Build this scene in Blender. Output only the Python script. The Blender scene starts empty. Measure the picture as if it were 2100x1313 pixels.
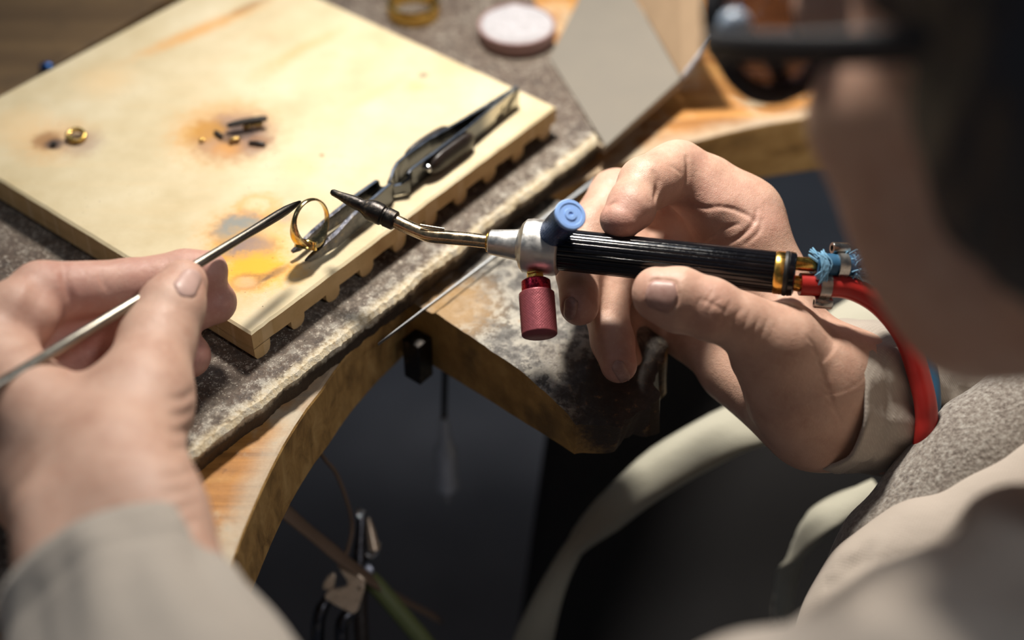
import bpy, bmesh, math, random, time
import numpy as np
from mathutils import Vector, Matrix

T_START = time.time()
SC = bpy.context.scene
COL = SC.collection
rnd = random.Random(7)
nrg = np.random.default_rng(7)

# ------------------------------------------------------------------ camera
Z0 = 0.90                                  # height of the bench top above the floor
CAM_H = 0.43                               # camera above the bench top
PITCH = math.radians(43)
FPX, CX, CY = 3000.0, 1050.0, 656.5        # focal length in pixels of the 2100 x 1313 frame
CAM_POS = np.array([0.0, 0.0, Z0 + CAM_H])
FWD = np.array([0.0, math.cos(PITCH), -math.sin(PITCH)])
UPV = np.array([0.0, math.sin(PITCH), math.cos(PITCH)])
RGT = np.array([1.0, 0.0, 0.0])
cam_d = bpy.data.cameras.new('camera')
cam = bpy.data.objects.new('camera', cam_d)
COL.objects.link(cam)
cam.location = CAM_POS
cam.rotation_euler = (math.radians(90) - PITCH, 0, 0)
cam_d.sensor_width = 36.0
cam_d.lens = FPX / 2100.0 * 36.0
cam_d.clip_start = 0.02
cam_d.clip_end = 50
cam_d.dof.use_dof = True
cam_d.dof.focus_distance = 0.608
cam_d.dof.aperture_fstop = 3.1
SC.camera = cam

# ------------------------------------------------------------------ world, lamps, exposure
world = bpy.data.worlds.new('workshop_air')
SC.world = world
world.use_nodes = True
bg = world.node_tree.nodes['Background']
bg.inputs[0].default_value = (0.62, 0.72, 0.86, 1)
bg.inputs[1].default_value = 0.06


def area_light(name, loc, target, size, power, color, shape='DISK'):
    d = bpy.data.lights.new(name, 'AREA')
    d.shape = shape
    d.size = size
    d.energy = power
    d.color = color
    o = bpy.data.objects.new(name, d)
    COL.objects.link(o)
    o.location = loc
    v = Vector(target) - Vector(loc)
    o.rotation_euler = v.to_track_quat('-Z', 'Y').to_euler()
    return o


area_light('bench_lamp_light', (-0.02, 0.76, Z0 + 0.55), (0.11, 0.49, Z0), 0.09, 2.55, (1.0, 0.925, 0.82)).data.spread = math.radians(104)
area_light('left_fill_light', (-1.5, 0.2, Z0 + 1.5), (0.0, 0.45, Z0), 0.3, 1.0, (0.80, 0.90, 1.0))  # added fill from an unseen source at the left, small for highlights
area_light('far_window_light', (-0.3, 2.0, Z0 + 1.75), (0.0, 0.5, Z0), 1.1, 6.5, (0.72, 0.85, 1.0))
area_light('rear_fill_light', (0.75, -0.55, Z0 + 1.5), (0.0, 0.5, Z0), 0.22, 6.0, (0.95, 0.97, 1.0))  # added unseen lamp behind the camera for tool highlights and fill
SC.view_settings.view_transform = 'Standard'
SC.view_settings.look = 'None'
SC.view_settings.gamma = 1.0
SC.view_settings.use_curve_mapping = False
SC.view_settings.exposure = 0.0


# ------------------------------------------------------------------ photo frame -> place
def ray(px, py):
    return FWD + RGT * ((px - CX) / FPX) - UPV * ((py - CY) / FPX)


def Pz(px, py, z=0.0):
    """point on the plane z above the bench top seen at this place of the photograph"""
    d = ray(px, py)
    return CAM_POS + d * ((Z0 + z - CAM_POS[2]) / d[2])


def Pd(px, py, D):
    """point at depth D"""
    return CAM_POS + ray(px, py) * D


def A(*a):
    return np.array(a, dtype=float)


def unit(v):
    v = np.asarray(v, float)
    return v / (np.linalg.norm(v) + 1e-12)


# ------------------------------------------------------------------ objects
ROOT = {}


def tag(o, label=None, cat=None, group=None, kind=None):
    if label: o['label'] = label
    if cat: o['category'] = cat
    if group: o['group'] = group
    if kind: o['kind'] = kind
    return o


def thing(name, loc, label=None, cat=None, group=None, kind=None):
    o = bpy.data.objects.new(name, None)
    o.empty_display_size = 0.01
    COL.objects.link(o)
    o.location = Vector(loc)
    ROOT[o.name] = np.asarray(loc, float)
    return tag(o, label, cat, group, kind)


def mesh(name, V, F, mat=None, parent=None, smooth=False, loc=None, label=None, cat=None, group=None, kind=None, angle=None):
    """one mesh object; V in world coordinates"""
    V = np.asarray(V, float).reshape(-1, 3)
    if parent is not None:
        off = ROOT[parent.name]
    else:
        off = np.asarray(loc, float) if loc is not None else A(V[:, 0].mean(), V[:, 1].mean(), V[:, 2].min())
    me = bpy.data.meshes.new(name)
    me.from_pydata((V - off).tolist(), [], [list(map(int, f)) for f in F])
    me.update()
    o = bpy.data.objects.new(name, me)
    COL.objects.link(o)
    if parent is not None:
        o.parent = parent
        ROOT[o.name] = off
    else:
        o.location = Vector(off)
        ROOT[o.name] = off
    if mat is not None:
        me.materials.append(mat)
    if smooth:
        me.polygons.foreach_set('use_smooth', np.ones(len(me.polygons), bool))
        if angle:
            try:
                me.set_sharp_from_angle(angle=math.radians(angle))
            except Exception:
                pass
    return tag(o, label, cat, group, kind)


def fix_normals(o):
    bm = bmesh.new(); bm.from_mesh(o.data)
    bmesh.ops.recalc_face_normals(bm, faces=bm.faces)
    bm.to_mesh(o.data); bm.free()
    return o


def bevel(o, w, seg=2, angle=35):
    m = o.modifiers.new('bevel', 'BEVEL')
    m.width = w; m.segments = seg; m.limit_method = 'ANGLE'; m.angle_limit = math.radians(angle)
    return o


def solidify(o, t, off=-1):
    m = o.modifiers.new('solidify', 'SOLIDIFY'); m.thickness = t; m.offset = off
    return o


def subsurf(o, n=1):
    m = o.modifiers.new('subsurf', 'SUBSURF'); m.levels = n; m.render_levels = n
    return o


class MB:
    """collects vertices and faces"""
    def __init__(s): s.V = []; s.F = []
    def add(s, V, F):
        n = len(s.V)
        s.V.extend([tuple(map(float, v)) for v in V]); s.F.extend([[i + n for i in f] for f in F])
        return s
    def build(s, name, mat, parent=None, **k): return mesh(name, s.V, s.F, mat, parent, **k)


def frame(axis, ref=None):
    a = unit(axis)
    r = np.asarray(ref, float) if ref is not None else (A(0, 0, 1) if abs(a[2]) < .9 else A(1, 0, 0))
    u = unit(r - a * np.dot(r, a))
    return a, u, np.cross(a, u)


def lathe(P, axis, prof, n=32, ref=None, cap=True, flute=None):
    """prof: list of (distance along axis, radius)"""
    a, u, w = frame(axis, ref)
    P = np.asarray(P, float)
    V = []; F = []
    for (t, r) in prof:
        for i in range(n):
            th = 2 * math.pi * i / n
            rr = r
            if flute: rr = r * (1 + flute(th))
            V.append(P + a * t + (u * math.cos(th) + w * math.sin(th)) * rr)
    m = len(prof)
    for j in range(m - 1):
        for i in range(n):
            k = (i + 1) % n
            F.append([j * n + i, j * n + k, (j + 1) * n + k, (j + 1) * n + i])
    if cap:
        F.append(list(range(n))[::-1]); F.append([(m - 1) * n + i for i in range(n)])
    return V, F


def spline(pts, n):
    """Catmull-Rom through pts, n samples"""
    P = np.asarray(pts, float)
    m = len(P)
    if m == 2:
        t = np.linspace(0, 1, n)[:, None]
        return P[0] * (1 - t) + P[1] * t
    Q = np.vstack([2 * P[0] - P[1], P, 2 * P[-1] - P[-2]])
    out = []
    for s in np.linspace(0, m - 1 - 1e-9, n):
        i = int(s); t = s - i
        a, b, c, d = Q[i:i + 4]
        out.append(.5 * ((2 * b) + (-a + c) * t + (2 * a - 5 * b + 4 * c - d) * t * t + (-a + 3 * b - 3 * c + d) * t ** 3))
    return np.array(out)


def sweep(path, radii, n=20, ref=None, closed=True, sq=1.0, disp=None, cap=True):
    """tube along path (world points); sq = thickness across ref; disp(s, th) adds to the radius"""
    P = np.asarray(path, float); m = len(P)
    R = np.broadcast_to(np.asarray(radii, float), (m,)) if np.ndim(radii) < 2 else radii
    T = np.gradient(P, axis=0)
    T /= np.linalg.norm(T, axis=1)[:, None]
    u = None
    V = []; F = []
    for j in range(m):
        if ref is not None:
            r = np.asarray(ref, float); uu = unit(r - T[j] * np.dot(r, T[j]))
        elif u is None:
            _, uu, _ = frame(T[j])
        else:
            uu = unit(u - T[j] * np.dot(u, T[j]))
        u = uu; w = np.cross(T[j], u)
        for i in range(n):
            th = 2 * math.pi * i / n
            d = disp(j / (m - 1), th) if disp else 0.0
            V.append(P[j] + (u * math.cos(th) * sq + w * math.sin(th)) * (R[j] + d))
    for j in range(m - 1):
        for i in range(n):
            k = (i + 1) % n
            F.append([j * n + i, j * n + k, (j + 1) * n + k, (j + 1) * n + i])
    if cap:
        F.append(list(range(n))[::-1]); F.append([(m - 1) * n + i for i in range(n)])
    return V, F


def prism(poly, h):
    """poly: top outline (world points, counter-clockwise from above); h: vector to the bottom"""
    n = len(poly); h = np.asarray(h, float)
    V = [np.asarray(p, float) for p in poly] + [np.asarray(p, float) + h for p in poly]
    F = [list(range(n)), [n + i for i in range(n)][::-1]]
    for i in range(n):
        k = (i + 1) % n
        F.append([k, i, n + i, n + k])
    return V, F


def ball(c, r, n=16, m=10):
    V = []; F = []
    r = np.broadcast_to(np.asarray(r, float), (3,))
    for j in range(m + 1):
        ph = math.pi * j / m
        for i in range(n):
            th = 2 * math.pi * i / n
            V.append(np.asarray(c) + r * A(math.sin(ph) * math.cos(th), math.sin(ph) * math.sin(th), math.cos(ph)))
    for j in range(m):
        for i in range(n):
            k = (i + 1) % n
            F.append([j * n + i, (j + 1) * n + i, (j + 1) * n + k, j * n + k])
    return V, F


def vnoise(p, seed=0):
    """cheap smooth value noise, vectorised; p (...,3)"""
    p = np.asarray(p, float)
    i = np.floor(p).astype(np.int64); f = p - i
    f = f * f * (3 - 2 * f)
    def h(a, b, c):
        n = (a * 374761393 + b * 668265263 + c * 1274126177 + seed * 1013904223) & 0x7fffffff
        n = ((n ^ (n >> 13)) * 1274126177) & 0x7fffffff
        n = (n ^ (n >> 16)) & 0xffff
        return n / 65535.0 - .5
    x, y, z = i[..., 0], i[..., 1], i[..., 2]
    fx, fy, fz = f[..., 0], f[..., 1], f[..., 2]
    def L(a, b, t): return a + (b - a) * t
    return L(L(L(h(x, y, z), h(x + 1, y, z), fx), L(h(x, y + 1, z), h(x + 1, y + 1, z), fx), fy),
             L(L(h(x, y, z + 1), h(x + 1, y, z + 1), fx), L(h(x, y + 1, z + 1), h(x + 1, y + 1, z + 1), fx), fy), fz)


# ------------------------------------------------------------------ materials
class NT:
    def __init__(s, name):
        s.m = bpy.data.materials.new(name); s.m.use_nodes = True
        s.t = s.m.node_tree; s.b = s.t.nodes['Principled BSDF']
        s._co = None
    def n(s, typ, **kw):
        x = s.t.nodes.new(typ)
        for k, v in kw.items(): setattr(x, k, v)
        return x
    def l(s, a, b): s.t.links.new(a, b)
    def co(s, scale=(1, 1, 1), rot=(0, 0, 0), loc=(0, 0, 0)):
        if s._co is None: s._co = s.n('ShaderNodeTexCoord')
        mp = s.n('ShaderNodeMapping')
        s.l(s._co.outputs['Object'], mp.inputs[0])
        mp.inputs['Scale'].default_value = scale; mp.inputs['Rotation'].default_value = rot; mp.inputs['Location'].default_value = loc
        return mp.outputs[0]
    def noise(s, vec, scale, detail=4, rough=.55, dist=0):
        x = s.n('ShaderNodeTexNoise'); s.l(vec, x.inputs['Vector'])
        x.inputs['Scale'].default_value = scale; x.inputs['Detail'].default_value = detail
        x.inputs['Roughness'].default_value = rough; x.inputs['Distortion'].default_value = dist
        return x.outputs['Fac']
    def voro(s, vec, scale, feature='F1', out='Distance'):
        x = s.n('ShaderNodeTexVoronoi', feature=feature); s.l(vec, x.inputs['Vector']); x.inputs['Scale'].default_value = scale
        return x.outputs[out]
    def wave(s, vec, scale, dist=2, detail=2, dscale=1, axis='X', kind='BANDS'):
        x = s.n('ShaderNodeTexWave', wave_type=kind)
        if kind == 'BANDS': x.bands_direction = axis
        s.l(vec, x.inputs['Vector']); x.inputs['Scale'].default_value = scale; x.inputs['Distortion'].default_value = dist
        x.inputs['Detail'].default_value = detail; x.inputs['Detail Scale'].default_value = dscale
        return x.outputs['Fac']
    def ramp(s, fac, stops, interp='LINEAR'):
        x = s.n('ShaderNodeValToRGB'); s.l(fac, x.inputs[0]); cr = x.color_ramp; cr.interpolation = interp
        while len(cr.elements) < len(stops): cr.elements.new(.5)
        for e, (p, c) in zip(cr.elements, stops):
            e.position = p; e.color = (c[0], c[1], c[2], 1) if hasattr(c, '__len__') else (c, c, c, 1)
        return x.outputs[0]
    def rng(s, v, a, b, c=0, d=1, smooth=True):
        x = s.n('ShaderNodeMapRange', interpolation_type='SMOOTHSTEP' if smooth else 'LINEAR')
        s.l(v, x.inputs[0])
        for i, q in enumerate((a, b, c, d)): x.inputs[i + 1].default_value = q
        return x.outputs[0]
    def math(s, op, a, b=None, c=None):
        x = s.n('ShaderNodeMath', operation=op)
        for i, q in enumerate((a, b, c)):
            if q is None: continue
            if isinstance(q, (int, float)): x.inputs[i].default_value = q
            else: s.l(q, x.inputs[i])
        return x.outputs[0]
    def mix(s, fac, a, b, blend='MIX'):
        x = s.n('ShaderNodeMix', data_type='RGBA', blend_type=blend)
        for i, q in ((0, fac), (6, a), (7, b)):
            if isinstance(q, (int, float)): x.inputs[i].default_value = q
            elif hasattr(q, 'is_linked') or hasattr(q, 'links'): s.l(q, x.inputs[i])
            else: x.inputs[i].default_value = (*q, 1)
        return x.outputs[2]
    def bump(s, h, strength=.3, dist=.001, prev=None):
        x = s.n('ShaderNodeBump'); s.l(h, x.inputs['Height'])
        (s.l(strength, x.inputs['Strength']) if hasattr(strength, 'links') else setattr(x.inputs['Strength'], 'default_value', strength)); x.inputs['Distance'].default_value = dist
        if prev is not None: s.l(prev, x.inputs['Normal'])
        return x.outputs[0]
    def set(s, color=None, rough=None, metal=None, normal=None, **kw):
        for key, v in (('Base Color', color), ('Roughness', rough), ('Metallic', metal), ('Normal', normal), *kw.items()):
            if v is None: continue
            i = s.b.inputs[key]
            if isinstance(v, (int, float)): i.default_value = v
            elif hasattr(v, 'is_linked') or hasattr(v, 'links'): s.l(v, i)
            else: i.default_value = (*v, 1) if len(v) == 3 and i.type == 'RGBA' else v
        return s.m


def plain(name, color, rough=.5, metal=0.0, nscale=300, var=.12, bumpk=.05, bdist=.0004, **kw):
    t = NT(name); v = t.co()
    f = t.noise(v, nscale, 4)
    c = t.mix(f, tuple(max(0, x * (1 - var)) for x in color), tuple(min(1, x * (1 + var)) for x in color))
    r = t.rng(f, .3, .7, max(.02, rough - .06), min(1, rough + .06))
    return t.set(c, r, metal, t.bump(f, bumpk, bdist), **kw)


# ------------------------------------------------------------------ bodies as one smooth surface
class Field:
    """signed distance on a grid; smooth unions keep a body one continuous surface"""
    def __init__(s, lo, hi, h):
        s.h = h; s.lo = np.asarray(lo, np.float32)
        s.n = tuple(int(math.ceil((hi[i] - lo[i]) / h)) + 1 for i in range(3))
        s.f = np.full(s.n, .05, np.float32)
    def box(s, lo, hi):
        a = [max(0, int((lo[i] - s.lo[i]) / s.h)) for i in range(3)]
        b = [min(s.n[i], int((hi[i] - s.lo[i]) / s.h) + 2) for i in range(3)]
        if any(b[i] <= a[i] for i in range(3)): return None
        sl = tuple(slice(a[i], b[i]) for i in range(3))
        ax = [(s.lo[i] + s.h * np.arange(a[i], b[i])).astype(np.float32) for i in range(3)]
        return sl, ax[0][:, None, None], ax[1][None, :, None], ax[2][None, None, :]
    def chain(s, pts, k=.004):
        """own field of a chain of round cones, (slices, d)"""
        P = [np.asarray(p, np.float32) for p, r in pts]; R = [r for p, r in pts]
        m = max(R) + .014
        b = s.box(np.min(P, 0) - m, np.max(P, 0) + m)
        if b is None: return None
        sl, X, Y, Z = b
        d = None
        for a, c, ra, rc in zip(P[:-1], P[1:], R[:-1], R[1:]):
            q = cone(X, Y, Z, a, c, ra, rc)
            d = q if d is None else smin(d, q, k)
        return sl, d
    def add(s, cd, k):
        if cd is None: return
        sl, d = cd
        s.f[sl] = smin(s.f[sl], d, k) if k > 0 else np.minimum(s.f[sl], d)
    def sub(s, cd, k):
        if cd is None: return
        sl, d = cd
        s.f[sl] = -smin(-s.f[sl], d, k)
    def ellipsoid(s, c, r, R=None, k=.01, cut=False):
        c = np.asarray(c, np.float32); r = np.asarray(r, np.float32); m = float(r.max()) + k + .004
        b = s.box(c - m, c + m)
        if b is None: return
        sl, X, Y, Z = b
        x, y, z = X - c[0], Y - c[1], Z - c[2]
        if R is not None:
            R = np.asarray(R, np.float32)
            x, y, z = (x * R[i, 0] + y * R[i, 1] + z * R[i, 2] for i in range(3))
        k0 = np.sqrt((x / r[0]) ** 2 + (y / r[1]) ** 2 + (z / r[2]) ** 2)
        k1 = np.sqrt((x / r[0] ** 2) ** 2 + (y / r[1] ** 2) ** 2 + (z / r[2] ** 2) ** 2) + 1e-9
        d = k0 * (k0 - 1) / k1
        if cut: s.sub((sl, d), k)
        else: s.add((sl, d), k)
    def sample(s, P):
        q = (np.asarray(P) - s.lo) / s.h
        i = np.clip(np.floor(q).astype(int), 0, np.array(s.n) - 2); t = np.clip(q - i, 0, 1)
        o = 0
        for dx in (0, 1):
            for dy in (0, 1):
                for dz in (0, 1):
                    w = np.abs(1 - dx - t[..., 0]) * np.abs(1 - dy - t[..., 1]) * np.abs(1 - dz - t[..., 2])
                    o = o + w * s.f[i[..., 0] + dx, i[..., 1] + dy, i[..., 2] + dz]
        return o
    def grad(s, P):
        P = np.asarray(P); e = s.h
        g = np.stack([s.sample(P + e * np.eye(3)[i]) - s.sample(P - e * np.eye(3)[i]) for i in range(3)], -1)
        return g / (np.linalg.norm(g, axis=-1, keepdims=True) + 1e-9)
    def on(s, px, py, d0=.30, d1=.85):
        """where the line of sight of this place of the photograph first meets the surface"""
        D = np.arange(d0, d1, .0005)
        Q = CAM_POS[None] + ray(px, py)[None] * D[:, None]
        inside = np.all((Q > s.lo) & (Q < s.lo + s.h * (np.array(s.n) - 1)), axis=1)
        v = np.where(inside, s.sample(Q), 1.0)
        w = np.where(v < 0)[0]
        if len(w) == 0: return None
        j = w[0]
        if j == 0: return Q[0]
        t = v[j - 1] / (v[j - 1] - v[j] + 1e-12)
        return Q[j - 1] + (Q[j] - Q[j - 1]) * min(1, max(0, t))
    def groove(s, line, r=.0007, depth=.0004, k=.0008, taper=True):
        """a crease drawn along a line of sight path and pressed into the surface"""
        pts = spline(A(*[(a, b, 0) for a, b in line]), max(4, len(line) * 3))
        W = [s.on(a, b) for a, b, _ in pts]
        W = [w for w in W if w is not None]
        if len(W) < 3: return
        # drop jumps from one finger to another
        W2 = [W[0]]
        for w in W[1:]:
            if np.linalg.norm(w - W2[-1]) < .008: W2.append(w)
        W = W2
        if len(W) < 3: return
        N = s.grad(np.array(W))
        n = len(W); ch = []
        for i in range(n):
            e = min(i, n - 1 - i) / max(1, (n - 1) / 2)
            f = (.35 + .65 * min(1, e * 1.6)) if taper else 1
            ch.append((W[i] + N[i] * (r - depth * f), r))
        s.sub(s.chain(ch, .0002), k)
    def surface(s, smooth=2):
        f = s.f; nx, ny, nz = s.n
        ins = f < 0
        c = np.zeros((nx - 1, ny - 1, nz - 1), np.int8)
        for dx in (0, 1):
            for dy in (0, 1):
                for dz in (0, 1):
                    c += ins[dx:nx - 1 + dx, dy:ny - 1 + dy, dz:nz - 1 + dz]
        act = (c > 0) & (c < 8)
        I, J, K = np.nonzero(act)
        idx = np.full(act.shape, -1, np.int32); idx[I, J, K] = np.arange(len(I))
        corner = [(a, b, d) for a in (0, 1) for b in (0, 1) for d in (0, 1)]
        val = {q: f[I + q[0], J + q[1], K + q[2]] for q in corner}
        acc = np.zeros((len(I), 3)); cnt = np.zeros(len(I))
        for q in corner:
            for ax in range(3):
                if q[ax] == 0:
                    p = list(q); p[ax] = 1; p = tuple(p)
                    a, b = val[q], val[p]
                    m = (a < 0) != (b < 0)
                    t = np.where(m, a / (a - b + 1e-20), 0)
                    pos = np.array(q, float)[None].repeat(len(I), 0); pos[:, ax] += t
                    acc[m] += pos[m]; cnt[m] += 1
        V = (acc / cnt[:, None] + np.stack([I, J, K], 1)) * s.h + s.lo
        Q = []
        for ax in range(3):
            sl0 = [slice(None)] * 3; sl1 = [slice(None)] * 3
            sl0[ax] = slice(0, -1); sl1[ax] = slice(1, None)
            a = ins[tuple(sl0)]; b = ins[tuple(sl1)]
            o1, o2 = [x for x in range(3) if x != ax]
            E = np.stack(np.nonzero(a != b), 1)
            ok = (E[:, o1] > 0) & (E[:, o2] > 0) & (E[:, o1] < s.n[o1] - 1) & (E[:, o2] < s.n[o2] - 1)
            E = E[ok]
            def cell(d1, d2):
                e = E.copy(); e[:, o1] += d1; e[:, o2] += d2
                return idx[e[:, 0], e[:, 1], e[:, 2]]
            q = np.stack([cell(-1, -1), cell(0, -1), cell(0, 0), cell(-1, 0)], 1)
            flip = a[E[:, 0], E[:, 1], E[:, 2]]
            if ax == 1: flip = ~flip
            q[~flip] = q[~flip][:, ::-1]
            Q.append(q)
        Q = np.concatenate(Q)
        for _ in range(smooth):
            a = np.zeros_like(V); n = np.zeros(len(V))
            ctr = V[Q].mean(1)
            for i in range(4):
                np.add.at(a, Q[:, i], ctr); np.add.at(n, Q[:, i], 1)
            V = np.where(n[:, None] > 0, V * .35 + .65 * a / np.maximum(n, 1)[:, None], V)
        return V, Q


def cone(X, Y, Z, a, b, ra, rb):
    ab = (b - a).astype(np.float32); L2 = float(ab @ ab) + 1e-12
    x, y, z = X - a[0], Y - a[1], Z - a[2]
    t = np.clip((x * ab[0] + y * ab[1] + z * ab[2]) / L2, 0, 1)
    return np.sqrt((x - t * ab[0]) ** 2 + (y - t * ab[1]) ** 2 + (z - t * ab[2]) ** 2) - (ra + (rb - ra) * t)


def smin(a, b, k):
    h = np.maximum(k - np.abs(a - b), 0) / k
    return np.minimum(a, b) - h * h * k * .25


def J(px, py, D, rpx):
    """joint: place in the photograph, depth, radius in pixels there"""
    return (Pd(px, py, D), rpx * D / FPX)


def nail_mesh(fl, base, tip, wb, wt, lift=.0005, nu=9, nv=11):
    """nail plate that follows the finger: base/tip and widths as places in the photograph; returns V,F and its rim"""
    base = A(*base); tip = A(*tip); ax = tip - base; L = np.linalg.norm(ax); ax /= L; pr = A(-ax[1], ax[0])
    G = []
    for j in range(nv):
        v = j / (nv - 1)
        w = wb + (wt - wb) * v
        e = 1.0
        if v < .28: e = math.sqrt(max(0, 1 - ((.28 - v) / .28) ** 2)) * .55 + .45
        if v > .8: e = 1 - .22 * ((v - .8) / .2) ** 2
        row = []
        for i in range(nu):
            u = i / (nu - 1) * 2 - 1
            bow = (-.10 * (1 - v) + .10 * v) * (1 - u * u) * L
            p = base + ax * (L * v + bow) + pr * (u * w * e)
            row.append(fl.on(*p))
        G.append(row)
    flat = [p for r in G for p in r if p is not None]
    if not flat: return None
    for r in G:
        for i, p in enumerate(r):
            if p is None: r[i] = flat[0]
    W = np.array([p for r in G for p in r]); N = fl.grad(W)
    N = N + N.mean(0) * .8; N /= np.linalg.norm(N, axis=1)[:, None]
    V = []
    for j in range(nv):
        for i in range(nu):
            u = i / (nu - 1) * 2 - 1; v = j / (nv - 1)
            edge = max(abs(u) ** 4, (1 - v) ** 6)
            V.append(W[j * nu + i] + N[j * nu + i] * (lift - .0007 * edge))
    F = []
    for j in range(nv - 1):
        for i in range(nu - 1):
            F.append([j * nu + i, j * nu + i + 1, (j + 1) * nu + i + 1, (j + 1) * nu + i])
    n = nu * nv
    V += [V[k] - N[k] * .0009 for k in range(n)]
    F += [[q + n for q in f[::-1]] for f in F]
    rim = [i for i in range(nu)] + [j * nu + nu - 1 for j in range(1, nv)] + [(nv - 1) * nu + i for i in range(nu - 2, -1, -1)] + [j * nu for j in range(nv - 2, 0, -1)]
    for a, b in zip(rim, rim[1:] + rim[:1]): F.append([b, a, a + n, b + n])
    side = [G[j][0] for j in range(nv - 1, -1, -1)] + [G[0][i] for i in range(1, nu)] + [G[j][nu - 1] for j in range(1, nv)]
    return V, F, side


def carve(fl, side, r=.0007, depth=.0006, k=.0008):
    N = fl.grad(np.array(side))
    fl.sub(fl.chain([(p + n * (r - depth), r) for p, n in zip(side, N)], .0002), k)


NAILS = []
# ---- right hand (the far hand, round the torch)
def right_hand(h):
    fl = Field(Pd(1470, 640, .62) + A(-.085, -.115, -.10), Pd(1470, 640, .62) + A(.085, .115, .105), h)
    wr, wu = J(1700, 742, .604, 78), J(1678, 884, .612, 74)
    # forearm inside the sleeve
    fl.add(fl.chain([wr, J(1900, 790, .630, 85), J(2100, 850, .66, 95)]), .006)
    fl.add(fl.chain([wu, J(1900, 900, .635, 85), J(2100, 930, .66, 90)]), .02)
    fl.add(fl.chain([J(1690, 815, .607, 84), J(1640, 810, .608, 84)]), .02)
    # metacarpals, heel of the palm
    mi, mm, mr, mp = J(1516, 450, .634, 84), J(1500, 525, .650, 70), J(1462, 605, .655, 62), J(1432, 690, .652, 54)
    fl.add(fl.chain([J(1690, 775, .611, 74), J(1592, 620, .626, 70), mi]), .012)
    fl.add(fl.chain([J(1690, 805, .615, 74), mm]), .012)
    fl.add(fl.chain([J(1685, 850, .617, 72), mr]), .012)
    fl.add(fl.chain([J(1672, 880, .617, 66), mp]), .012)
    fl.add(fl.chain([J(1640, 862, .616, 62), J(1500, 765, .640, 56)]), .012)
    # ball of the thumb
    cmc, mcp = J(1668, 790, .596, 78), J(1600, 706, .586, 70)
    fl.add(fl.chain([cmc, mcp]), .014)
    fl.add(fl.chain([J(1610, 800, .600, 78), J(1560, 735, .594, 60)]), .012)
    # web between thumb and first finger, behind the torch
    fl.add(fl.chain([J(1622, 660, .600, 40), J(1590, 560, .622, 46), J(1530, 480, .628, 48)]), .012)
    # fingers
    thumb = fl.chain([mcp, J(1525, 664, .5805, 60), J(1455, 634, .5785, 63), J(1392, 608, .578, 59), J(1346, 596, .579, 49)], .003)
    index = fl.chain([mi, J(1448, 388, .633, 68), J(1390, 350, .629, 60), J(1322, 376, .613, 53), J(1294, 418, .604, 46), J(1266, 450, .599, 36)], .003)
    mid = fl.chain([mm, J(1380, 440, .657, 58), J(1264, 404, .652, 56), J(1212, 470, .637, 50), J(1186, 560, .622, 44), J(1188, 628, .610, 40)], .003)
    ring = fl.chain([mr, J(1360, 540, .655, 55), J(1278, 520, .646, 52), J(1242, 630, .630, 46), J(1256, 700, .620, 43), J(1269, 748, .614, 38)], .003)
    pink = fl.chain([mp, J(1300, 640, .664, 42), J(1268, 690, .652, 37), J(1285, 738, .642, 32)], .003)
    for c, k in ((thumb, .010), (index, .009), (mid, .008), (ring, .008), (pink, .008)):
        fl.add(c, k)
    # flesh: pads, knuckles
    fl.add(fl.chain([J(1300, 432, .600, 41), J(1282, 455, .597, 33)]), .005)
    fl.add(fl.chain([J(1374, 352, .622, 50), J(1345, 378, .612, 44)]), .005)
    fl.add(fl.chain([J(1430, 395, .626, 52), J(1470, 430, .624, 50)]), .006)
    fl.add(fl.chain([J(1470, 455, .630, 40), J(1560, 490, .622, 44)]), .008)
    fl.add(fl.chain([J(1385, 640, .577, 40), J(1345, 620, .577, 36)]), .006)
    # creases
    g = fl.groove
    g([(1409, 322), (1411, 345), (1409, 368), (1400, 392)], .0011, .0009, .0012)
    g([(1341, 352), (1349, 372), (1347, 392), (1342, 408)], .0011, .0010, .0012)
    g([(1374, 340), (1386, 347), (1396, 356)], .0006, .00035)
    g([(1398, 402), (1420, 418), (1448, 426), (1475, 424)], .0009, .0006)
    g([(1475, 424), (1500, 428), (1530, 440), (1548, 455)], .0009, .0007)
    g([(1490, 500), (1520, 484), (1545, 458), (1552, 430)], .0009, .0007)
    g([(1440, 500), (1480, 470), (1515, 460)], .0007, .0005)
    g([(1530, 500), (1556, 475), (1562, 450)], .0008, .0005)
    g([(1262, 414), (1250, 420), (1240, 432)], .0008, .0007)
    # thumb: wrinkles over the joint
    for a in ([(1462, 598), (1452, 612), (1440, 628), (1448, 650)], [(1478, 612), (1462, 622), (1456, 640), (1466, 658)],
              [(1442, 608), (1432, 622), (1434, 644)], [(1440, 616), (1470, 628), (1486, 640)], [(1498, 622), (1486, 640), (1480, 664)],
              [(1520, 634), (1508, 650), (1502, 672)], [(1538, 640), (1530, 660), (1520, 684)], [(1556, 648), (1550, 668), (1540, 688)],
              [(1574, 656), (1566, 676), (1556, 694)]):
        g(a, .0005, .00030, .0006)
    for a in ([(1486, 735), (1520, 748), (1560, 744), (1592, 728)], [(1490, 745), (1528, 756), (1568, 750)], [(1500, 724), (1535, 734), (1575, 726)],
              [(1505, 757), (1535, 764), (1562, 760)]):
        g(a, .0007, .0004, .0008)
    for i in range(7):
        y = 690 + i * 22
        g([(1655 + i * 6, y), (1668 + i * 7, y + 18), (1676 + i * 8, y + 42)], .0006, .00022, .0008)
    for spec in (((1384, 612), (1330, 601), 35, 29), ((1264, 744), (1283, 780), 15, 13), ((1172, 612), (1166, 652), 15, 12)):
        r = nail_mesh(fl, *spec)
        if r:
            NAILS.append(r[:2]); carve(fl, r[2])
    return fl


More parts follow.
